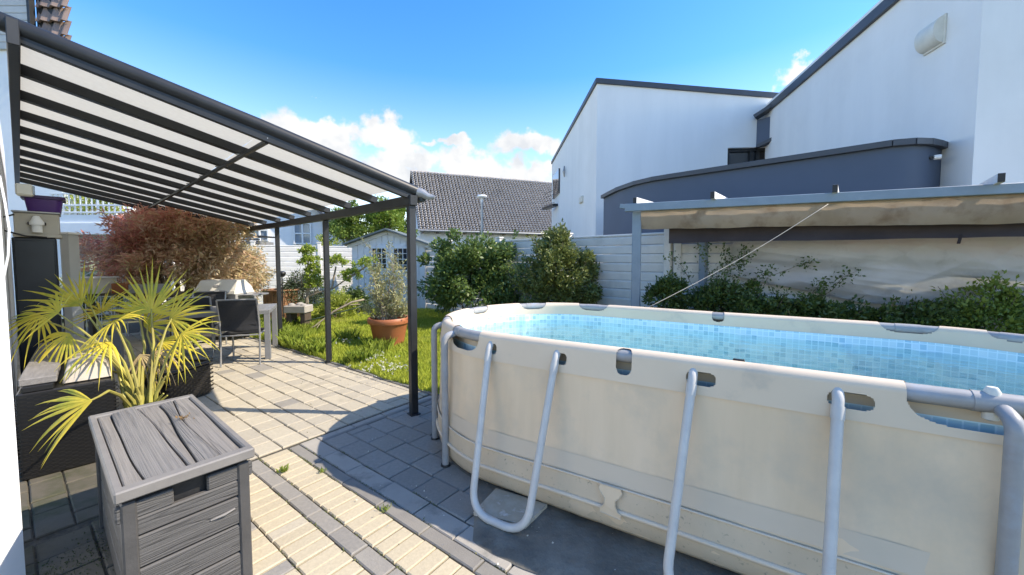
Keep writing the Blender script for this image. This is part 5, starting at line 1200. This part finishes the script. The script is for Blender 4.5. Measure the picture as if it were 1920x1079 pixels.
pp0 = thing('plant_pot', 'round black plant pot holding the palm behind the grey deck box', 'plant pot', (-2.93, 2.98, 0))
m = MB(); m.lathe([(0, 0), (.12, 0), (.15, .27), (.165, .27), (.165, .30), (.145, .30), (.14, .26), (0, .26)], seg=24); m.build('body', mm['black'], pp0, smooth=True)
mm['palm'] = M('palm_leaf', (.60, .50, .045), (.78, .61, .09), 3, .42, irand=.5, orand=.3, transl=True, tl=.35, c3=(.32, .37, .045), c3scale=5, c3lo=.48, c3hi=.68)
mm['palm_dry'] = M('dry_palm_leaf', (.42, .31, .15), (.30, .22, .11), 5, .8, irand=.5)
mm['petiole'] = M('palm_stalk', (.36, .33, .07), (.26, .22, .06), 6, .5)
palm = thing('palm', 'yellow green fan palm with many long pointed leaves in a black pot', 'palm', (-2.93, 2.98, .26))
pb = Vector((-2.93, 2.98, .27)); rp_ = random.Random(5)
def frond(hub, axis, size, spread, nl, droop, mat=None, face=None):
    axis = Vector(axis).normalized(); face = Vector(face or (.15, -.9, .55)); nrm = (face - axis * face.dot(axis)).normalized(); sd_ = axis.cross(nrm); m = MB(); hub = Vector(hub)
    for k in range(nl):
        a = R(-spread / 2 + spread * k / (nl - 1)) + rp_.gauss(0, .03); L_ = size * (1 - .32 * abs(a) / R(120)) * rp_.uniform(.88, 1.1); d_ = axis * math.cos(a) + sd_ * math.sin(a); wdt = (nrm.cross(d_)).normalized() * rp_.uniform(.010, .015) * (size / .5) ** .5
        prv = []; n = 6; dr = droop * rp_.uniform(.3, 1.2); lift = nrm * rp_.gauss(0, .05) * L_
        for i in range(n + 1):
            t = i / n; c = hub + d_ * (L_ * (t - .12 * dr * t ** 3)) + Vector((0, 0, -1)) * (dr * L_ * t ** 2.6 * .75) + lift * t
            ww = (.35 + 1.5 * t if t < .42 else (1 - t) / .58 * .98 + .02); prv.append((c - wdt * ww, c + nrm * .007 * ww, c + wdt * ww))
        vs = [x for p in prv for x in p]; fs = []
        for i in range(n): o = i * 3; fs += [(o, o + 1, o + 4, o + 3), (o + 1, o + 2, o + 5, o + 4)]
        m.add(vs, fs)
    fr = m.build('frond', mat or mm['palm'], palm, True, 'all'); base_ = pb + Vector((rp_.gauss(0, .05), rp_.gauss(0, .05), rp_.uniform(-.02, .12)))
    mid = base_.lerp(hub, .5) + Vector((0, 0, .10)) + (hub - base_).cross(Vector((0, 0, 1))) * .04; m = MB(); m.tube([base_, base_.lerp(mid, .5) + Vector((0, 0, .03)), mid, mid.lerp(hub, .6), hub + axis * .03], [.014, .011, .009, .007, .005], 6); m.build('petiole', mm['petiole'], fr, True, True)
def aim(u, v, u2, v2, Y, dy=0): a, b = G(u, v, Y=Y), G(u2, v2, Y=Y + dy); return a, b - a
for (u, v, u2, v2, Y, dy, size, sp, nl, dr) in (
    (283, 586, 300, 480, 3.30, .10, .50, 190, 22, .10), (262, 594, 225, 540, 3.45, .1, .36, 120, 12, .25), (318, 598, 385, 565, 3.25, 0, .46, 150, 16, .35), (340, 626, 395, 645, 3.15, -.1, .40, 150, 14, .6),
    (152, 574, 90, 510, 3.20, .1, .52, 80, 10, .14), (168, 576, 165, 500, 3.3, .1, .34, 60, 6, .1), (75, 591, 35, 620, 3.1, -.1, .34, 170, 14, .75), (110, 586, 60, 570, 3.0, 0, .34, 150, 12, .6),
    (215, 604, 190, 620, 2.95, -.3, .34, 220, 18, .75), (130, 626, 80, 680, 3.05, -.1, .36, 150, 13, .8),
    (172, 752, 90, 778, 2.42, -.05, .38, 95, 13, .40), (300, 641, 350, 670, 3.3, 0, .36, 140, 12, .7), (190, 586, 180, 540, 3.5, .2, .38, 170, 14, .3), 
    (205, 641, 150, 670, 2.95, -.2, .34, 120, 10, .9), (270, 611, 330, 580, 3.5, .1, .40, 140, 14, .3)):
    h_, ax = aim(u, v, u2, v2, Y, dy); frond(h_, ax, size, sp, nl, dr)
for (u, v, u2, v2, Y) in ((285, 660, 320, 700, 3.15), (262, 665, 285, 720, 3.1), (190, 690, 160, 730, 3.1)):
    h_, ax = aim(u, v, u2, v2, Y, -.05); frond(h_, ax, .26, 110, 9, 1.0, mm['palm_dry'])
m = MB()
for k in range(16):
    a = rp_.uniform(0, 6.28); r_ = rp_.uniform(.02, .09); h_ = rp_.uniform(.12, .36); q = pb + Vector((r_ * math.cos(a), r_ * math.sin(a), 0)); m.tube([q, q + Vector((r_ * .4 * math.cos(a), r_ * .4 * math.sin(a), h_ * .6)), q + Vector((r_ * 1.4 * math.cos(a), r_ * 1.4 * math.sin(a), h_))], [.016, .012, .006], 6)
m.build('old_stalk', mm['petiole'], palm, True, True)
# deck box
bz = .635; BFL, BFR, BBR, BBL = G(219, 914, bz), G(478, 846, bz), G(362, 747, bz), G(172, 768, bz)
fmid, bmid = (BFL + BFR) / 2, (BBL + BBR) / 2; ax = (bmid - fmid).xy; BL_ = ax.length; ax.normalize(); BWd = ((BFR - BFL).xy.length + (BBR - BBL).xy.length) / 2
bctr = (fmid + bmid) / 2; dbox = thing('deck_box', 'grey wood effect plastic deck box with a warped plank lid in the left foreground', 'storage box', (bctr.x, bctr.y, 0), math.atan2(ax.y, ax.x))   # local x points away from us
def grain_mat(name, c1, c2, stretch, warp=.5, wood=26):
    m, t, N, K = new_mat(name); o = N('ShaderNodeOutputMaterial'); b = N('ShaderNodeBsdfPrincipled'); b.inputs['Roughness'].default_value = .62; b.inputs['Specular IOR Level'].default_value = .35
    tcn = N('ShaderNodeTexCoord'); oi = N('ShaderNodeObjectInfo'); sc_ = N('ShaderNodeVectorMath'); sc_.operation = 'MULTIPLY'; K(tcn.outputs['Object'], sc_.inputs[0]); sc_.inputs[1].default_value = stretch
    cmb = N('ShaderNodeCombineXYZ'); 
    n0 = N('ShaderNodeTexNoise'); n0.inputs['Scale'].default_value = 1.0; n0.inputs['Detail'].default_value = 3; K(sc_.outputs[0], n0.inputs['Vector'])
    mu = N('ShaderNodeMath'); mu.operation = 'MULTIPLY'; K(n0.outputs[0], mu.inputs[0]); mu.inputs[1].default_value = wood
    ad = N('ShaderNodeMath'); ad.operation = 'MULTIPLY_ADD'; K(oi.outputs['Random'], ad.inputs[0]); ad.inputs[1].default_value = 17.3; K(mu.outputs[0], ad.inputs[2])
    pp_ = N('ShaderNodeMath'); pp_.operation = 'PINGPONG'; K(ad.outputs[0], pp_.inputs[0]); pp_.inputs[1].default_value = .5
    mr = N('ShaderNodeMapRange'); K(pp_.outputs[0], mr.inputs[0]); mr.inputs[1].default_value = 0; mr.inputs[2].default_value = .16
    v2 = N('ShaderNodeVectorMath'); v2.operation = 'MULTIPLY'; K(tcn.outputs['Object'], v2.inputs[0]); v2.inputs[1].default_value = tuple(x * (1.0 if x < 3 else 9) for x in stretch)
    n1 = N('ShaderNodeTexNoise'); n1.inputs['Scale'].default_value = 1.6; n1.inputs['Detail'].default_value = 6; K(v2.outputs[0], n1.inputs['Vector'])
    mixa = N('ShaderNodeMix'); mixa.data_type = 'RGBA'; m1 = N('ShaderNodeMapRange'); K(n1.outputs[0], m1.inputs[0]); m1.inputs[1].default_value = .35; m1.inputs[2].default_value = .65; K(m1.outputs[0], mixa.inputs[0]); mixa.inputs[6].default_value = (*c1, 1); mixa.inputs[7].default_value = (*c2, 1)
    mixb = N('ShaderNodeMix'); mixb.data_type = 'RGBA'; K(mr.outputs[0], mixb.inputs[0]); mixb.inputs[6].default_value = (*[x * .88 for x in c2], 1); K(mixa.outputs[2], mixb.inputs[7]); K(mixb.outputs[2], b.inputs['Base Color'])
    hs_ = N('ShaderNodeMath'); hs_.operation = 'MULTIPLY_ADD'; K(m1.outputs[0], hs_.inputs[0]); hs_.inputs[1].default_value = .9; K(mr.outputs[0], hs_.inputs[2]); mr = hs_
    bp = N('ShaderNodeBump'); bp.inputs['Strength'].default_value = .7; bp.inputs['Distance'].default_value = .003; K(mr.outputs[0], bp.inputs['Height']); K(bp.outputs[0], b.inputs['Normal']); K(b.outputs[0], o.inputs[0]); return m
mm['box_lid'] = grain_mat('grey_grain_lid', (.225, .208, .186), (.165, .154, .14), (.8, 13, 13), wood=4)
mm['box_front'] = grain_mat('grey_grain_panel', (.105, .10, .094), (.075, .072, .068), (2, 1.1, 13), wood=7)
mm['box_frame'] = M('grey_lid_frame', (.20, .187, .17), (.165, .154, .142), 7, .55, .25, 60, bdist=.003); mm['box_dark'] = M('dark_box_plastic', (.075, .072, .069), (.058, .056, .054), 7, .5, .2, 50)
hx, hy = BL_ / 2, BWd / 2; zl = bz - .055
for sx in (-1, 1):
    for sy in (-1, 1): m = MB(); m.box((sx * (hx - .045), sy * (hy - .04), (zl - .012) / 2), (.045, .045, zl - .012), bev=.006); m.build('corner_post', mm['box_dark'], dbox)
pbh = (zl - .05) / 4
for k in range(4):
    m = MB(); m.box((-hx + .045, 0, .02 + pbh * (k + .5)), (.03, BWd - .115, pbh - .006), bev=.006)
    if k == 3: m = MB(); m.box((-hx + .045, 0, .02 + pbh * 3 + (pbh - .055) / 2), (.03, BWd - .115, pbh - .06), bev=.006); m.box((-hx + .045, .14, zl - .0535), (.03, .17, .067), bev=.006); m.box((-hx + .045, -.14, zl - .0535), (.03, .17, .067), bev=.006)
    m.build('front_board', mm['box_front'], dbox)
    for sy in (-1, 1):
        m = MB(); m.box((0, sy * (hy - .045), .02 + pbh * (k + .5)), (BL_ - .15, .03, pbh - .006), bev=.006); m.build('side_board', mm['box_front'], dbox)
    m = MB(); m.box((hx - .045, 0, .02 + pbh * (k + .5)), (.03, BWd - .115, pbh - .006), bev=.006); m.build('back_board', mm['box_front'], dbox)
m = MB(); m.box((0, 0, zl / 2), (BL_ - .13, BWd - .13, zl - .04)); m.build('liner', mm['black'], dbox)
m = MB(); m.tube([(-hx + .028, -.06, pbh * 2.72), (-hx + .024, -.11, pbh * 2.74), (-hx + .028, -.15, pbh * 2.78)], [.004, .007, .004], 6); m.build('scuff_ridge', mm['box_frame'], dbox, smooth=True)
m = MB()
m.box((-hx + .022, 0, bz - .026), (.05, BWd, .046), bev=.006); m.box((hx - .022, 0, bz - .026), (.05, BWd, .046), bev=.006)
for sy in (-1, 1): m.box((0, sy * (hy - .014), bz - .0265), (BL_ - .056, .028, .045), bev=.006)
m.build('lid_frame', mm['box_frame'], dbox)
m = MB(); m.box((0, 0, bz - .045), (BL_ - .08, BWd - .05, .02)); m.build('lid_base', mm['black'], dbox)
ys = [-hy + .025, -hy + .125, -hy + .235, -hy + .30, hy - .085, hy - .022]; ys = [-hy + .029 + (2 * hy - .058) * f for f in (0, .22, .40, .56, .84, 1)]
def edge(k, x):
    if k in (0, 5): return ys[k]
    return ys[k] + (.019 * math.sin(x * 3.0 + k * 1.9) + .005 * math.sin(x * 7.1 + k)) * (1 if k != 4 else .8)
for k in range(5):
    m = MB(); n = 24; Lp = BL_ - .096; vs = []; tilt = (.004, -.004, .006, -.003, .004)[k]
    for i in range(n + 1):
        x = -Lp / 2 + Lp * i / n; a, b = edge(k, x) + .0035, edge(k + 1, x) - .0035; zz = bz - .012 + .005 * math.sin(x * 4 + k * 2) + (.006 if k % 2 else 0)
        for y, z in ((a, zz - .03), (a, zz - .004 - tilt), (a + .005, zz - tilt), (b - .005, zz + tilt), (b, zz - .004 + tilt), (b, zz - .03)): vs.append((x, y, z))
    fs = [(i * 6 + j, (i + 1) * 6 + j, (i + 1) * 6 + j + 1, i * 6 + j + 1) for i in range(n) for j in range(5)]; fs += [tuple(range(5, -1, -1)), tuple(n * 6 + j for j in range(6))]
    if k == 4: vs = [((x if x < Lp / 2 - .09 else Lp / 2 - .09) if False else x, y, z) for x, y, z in vs]
    m.add(vs, fs); m.build('lid_plank', mm['box_lid'], dbox, smooth=True)
rng = np.random.default_rng(9); q = G(345, 783, bz + .01); Pq = rng.normal(size=(26, 3)) * (.02, .012, .002) + np.array(q); tag(np_mesh('dry_leaf', leaves(rng, Pq, .017, .5), 4, M('dry_brown_leaf', (.22, .13, .05), (.14, .09, .04), 20, .9)), 'little heap of dry brown leaf litter on the deck box lid', 'dry leaves')

# ------------------------------------------------------------------ terracotta pot with its shrub
tp = G(723, 652); tpY = tp.y; potT = thing('terracotta_pot', 'large round terracotta coloured plant pot standing on the lawn', 'plant pot', (tp.x, tpY + .2, 0)); rr_ = 39 / F * tpY * 1.02; hz_ = G(724, 598, Y=tpY).z
mm['terra'] = M('terracotta_plastic', (.42, .145, .06), (.36, .12, .05), 4, .5, .1, 60, c3=(.48, .24, .14), c3scale=6, c3lo=.6, c3hi=.85)
m = MB(); m.lathe([(0, .0), (rr_ * .66, .0), (rr_ * .68, .02), (rr_ * .88, hz_ - .12), (rr_ * .90, hz_ - .11), (rr_ * .86, hz_ - .06), (rr_ * .8, hz_ - .05)], seg=40); m.build('body', mm['terra'], potT, smooth=True)
m = MB(); m.lathe([(rr_ * .88, hz_ - .105), (rr_ * .98, hz_ - .095), (rr_ * 1.0, hz_ - .06), (rr_ * 1.0, hz_ - .025), (rr_ * .95, hz_), (rr_ * .88, hz_ - .005), (rr_ * .84, hz_ - .06), (rr_ * .84, hz_ - .10)], seg=40); m.build('rim', mm['terra'], potT, smooth=True)
m = MB(); m.lathe([(0, hz_ - .055), (rr_ * .5, hz_ - .06), (rr_ * .85, hz_ - .075)], seg=30); m.build('potting_soil', mm['soil'], potT, smooth=True)
def stemmy(name, label, cat, base, top_pts, leaf, mat, stem_mat, seed, per=70, sp=.06, nst=None, r0=.011, aspect=.3):
    rng = np.random.default_rng(seed); rs = random.Random(seed); t = thing(name, label, cat, base); m = MB(); P = []
    for q in top_pts:
        q = Vector(q); b = Vector(base) + Vector((rs.gauss(0, .05), rs.gauss(0, .05), 0)); mid = b.lerp(q, .5) + Vector((rs.gauss(0, .05), rs.gauss(0, .05), .06)); pts = [b, b.lerp(mid, .5), mid, mid.lerp(q, .5) + Vector((rs.gauss(0, .02), 0, 0)), q]; m.tube(pts, [r0, r0 * .8, r0 * .6, r0 * .4, r0 * .2], 6)
        for k in range(4):
            i = rs.randrange(1, 4); s_ = pts[i].lerp(pts[i + 1], rs.random()); e_ = s_ + Vector((rs.gauss(0, .09), rs.gauss(0, .09), abs(rs.gauss(.09, .06)))); m.tube([s_, s_.lerp(e_, .5) + Vector((0, 0, .012)), e_], [r0 * .35, r0 * .25, r0 * .12], 4)
            for z in range(per // 6): w_ = s_.lerp(e_, rs.uniform(.3, 1.1)); P.append((w_.x + rs.gauss(0, .02), w_.y + rs.gauss(0, .02), w_.z + rs.gauss(0, .02)))
        for z in range(per): w_ = pts[2].lerp(pts[4], rs.uniform(0, 1.05)) if rs.random() < .75 else pts[0].lerp(pts[2], rs.uniform(.2, 1)); P.append((w_.x + rs.gauss(0, sp), w_.y + rs.gauss(0, sp), w_.z + rs.gauss(0, sp * .8)))
    P = np.array(P); np_mesh('foliage', leaves(rng, P, leaf, aspect, np.tile([0, 0, .6], (len(P), 1)), .35), 4, mat, t); m.build('stem', stem_mat, t, True, True); return t
mm['potleaf'] = M('grey_green_leaf', (.24, .26, .09), (.52, .49, .28), 6, .6, irand=.75, transl=True, tl=.3)
rq = random.Random(12); tops = []
for (u, v) in ((695, 500), (700, 470), (712, 480), (728, 465), (745, 475), (752, 500), (758, 540), (735, 500), (715, 520), (690, 540), (745, 560), (765, 575), (700, 560), (725, 540), (705, 500), (740, 490), (755, 520), (685, 580), (712, 575), (738, 580), (755, 590), (698, 590)):
    q = G(u, v, Y=tpY + .2 + rq.gauss(0, .14)); tops.append(q)
stemmy('potted_shrub', 'sparse grey green shrub with pale twigs growing in the terracotta pot', 'shrub', (tp.x, tpY + .2, hz_ - .06), tops, .058, mm['potleaf'], mm['palebark'], 13, 120, .055)

# ------------------------------------------------------------------ cloud pruned tree, low conifer, wooden tub, trough and small things by the lawn
mm['niwaki'] = M('bright_clipped_leaf', (.22, .33, .045), (.42, .48, .08), 3, .5, irand=.6, transl=True, tl=.4)
nY = 8.9; nb_ = G(575, 606, Y=nY); nw = thing('cloud_pruned_tree', 'cloud pruned small tree with bright green leaf pads on bare bent branches', 'tree', (nb_.x, nY, 0)); m = MB()
NP = lambda u, v, dy=0: G(u, v, Y=nY + dy)
m.tube([Vector((nb_.x, nY, -.02)), NP(574, 585), NP(576, 560), NP(579, 535), NP(577, 510), NP(578, 480)], [.05, .045, .04, .034, .024, .012], 8)
for pts in (((579, 556), (600, 548), (625, 541), (645, 527), (658, 515)), ((579, 556), (596, 545), (590, 530)), ((622, 542), (626, 520), (630, 500)), ((650, 524), (672, 510), (690, 497))): m.tube([NP(u, v, .02 * i) for i, (u, v) in enumerate(pts)], [.026, .022, .018, .014, .01][:len(pts)], 7)
m.build('branch', mm['palebark'], nw, True, True); rng = np.random.default_rng(70)
for (u, v, ru, rv) in ((576, 476, 14, 14), (582, 492, 19, 10), (585, 508, 14, 10), (590, 530, 19, 14), (631, 491, 18, 13), (660, 518, 22, 14), (688, 497, 24, 16)):
    c_ = NP(u, v); rx, rz__ = ru / F * nY, rv / F * nY; P, od, cc = crown(rng, tuple(c_), (rx, rx * .8, rz__), 26, 26, .055, .4, lumpy=.1); np_mesh('leaf_pad', leaves(rng, P, .06, .5, od, .5), 4, mm['niwaki'], nw)
shrub('conifer', 'dark spreading conifer behind the cloud pruned tree', ((566 - 960) / F * 9.9, 9.9, .55), (.55, .5, .62), 60, 110, .16, .08, M('dark_needle', (.03, .055, .022), (.065, .09, .03), 2, .55, irand=.6), 71, 'shrub', .2, droop=.3, twigs=14)
shrub('fern', 'low bright green fern below the cloud pruned branches', ((632 - 960) / F * 9.6, 9.6, .28), (.42, .35, .34), 30, 90, .14, .09, mm['leaf_lime'], 72, 'plant', .25, twigs=8)
shrub('shrub', 'low dark shrub between the fern and the shed door', ((665 - 960) / F * 10.4, 10.4, .32), (.45, .35, .36), 30, 90, .14, .07, mm['bush_c'], 73, twigs=6)
wY = 9.3; w0_, w1_ = G(476, 546, Y=wY), G(540, 546, Y=wY); ww_ = w1_.x - w0_.x
wtub = thing('wooden_tub', 'six sided light brown wooden tub against the back fence', 'planter', ((w0_.x + w1_.x) / 2, wY + .4, 0)); mm['cedar'] = M('cedar_board', (.36, .19, .095), (.27, .135, .065), 5, .65, .4, 30, stretch=(9, 9, 1), orand=.5)
hexp = [(ww_ / 2 * math.cos(R(a)), ww_ / 2 * math.sin(R(a))) for a in range(0, 360, 60)]; hgt_ = w0_.z
for i in range(6):
    a, b = Vector(hexp[i]), Vector(hexp[(i + 1) % 6])
    for k in range(5):
        q0, q1 = a.lerp(b, k / 5 + .01), a.lerp(b, (k + 1) / 5 - .01); m = MB(); m.bar((q0.x, q0.y, hgt_ / 2), (q1.x, q1.y, hgt_ / 2), .03, hgt_ - .04, bev=.004); m.build('board', mm['cedar'], wtub)
    m = MB(); m.bar((a.x * 1.03, a.y * 1.03, hgt_), (b.x * 1.03, b.y * 1.03, hgt_), .09, .035); m.build('top_rail', mm['cedar'], wtub)
m = MB(); m.add([(x * .95, y * .95, hgt_ - .12) for x, y in hexp], [tuple(range(6))]); m.build('potting_soil', mm['soil'], wtub)
gt = G(553, 600, Y=8.0); tr = thing('stone_bench', 'low grey stone trough on dark feet at the edge of the lawn', 'trough', (gt.x, 8.15, 0)); z0, z1 = G(553, 588, Y=8.0).z, G(553, 574, Y=8.0).z
m = MB(); m.box((0, 0, (z0 + z1) / 2), (.46, .34, z1 - z0), bev=.015); m.build('slab', mm['slab_edge'], tr)
for sx in (-1, 1): m = MB(); m.box((sx * .15, 0, z0 / 2), (.1, .26, z0)); m.build('foot', mm['darkwood'], tr)
for k, (dx, dy, s_) in enumerate(((-.12, -.05, .07), (.02, .03, .085), (.13, -.04, .06))):
    m = MB(); m.lathe([(0, s_ * .7), (s_ * .5, s_ * .6), (s_ * .9, s_ * .35), (s_, 0)], seg=9); o = m.build('stone', mm['slab_edge'], smooth=True); o.location = (gt.x + dx, 8.15 + dy, z1 + .001); o.rotation_euler.z = k; tag(o, ('small pale stone on the left of the trough', 'largest pale stone in the middle of the trough', 'smallest pale stone on the right of the trough')[k], 'stone', 'stones on the trough')
sl_ = G(530, 560, Y=8.7); sol = thing('solar_light', 'small black solar light on a thin stake in front of the back fence', 'garden light', (sl_.x, 8.7, 0)); zz = G(530, 516, Y=8.7).z
m = MB(); m.tube([(0, 0, 0), (0, 0, zz - .05)], .014, 8); m.build('stake', mm['black'], sol); m = MB(); m.lathe([(0, .09), (.075, .07), (.085, .04), (.05, -.04), (0, -.05)], (0, 0, zz), 14); m.build('lamp_head', mm['black'], sol, smooth=True)
m = MB(); B_ = lambda u, v: G(u, v, Y=7.3 + (u - 560) / 130 * .6)
m.tube([B_(548, 632), B_(590, 612), B_(625, 585), B_(660, 567), B_(683, 562)], [.006, .013, .02, .022, .018], 7); m.tube([B_(625, 585), B_(650, 572), B_(676, 571)], [.012, .012, .008], 6)
for q in ((600, 607, 583, 630), (640, 578, 655, 560)): m.tube([B_(q[0], q[1]), B_(q[2], q[3])], [.009, .004], 5)
tag(m.build('fallen_branch', mm['palebark'], smooth='all'), 'bare bent branch propped over the lawn in front of the fern', 'branch')
m = MB(); H_ = lambda u, v: G(u, v, Y=7.4 + (u - 560) / 130 * .7); m.tube([H_(572, 603), H_(600, 596), H_(630, 588), H_(660, 580), H_(692, 570)], .013, 7)
tag(m.build('garden_hose', M('dark_hose', (.03, .05, .025), (.04, .06, .03), 5, .5), smooth='all'), 'dark green hose stretched above the grass towards the shed', 'hose')
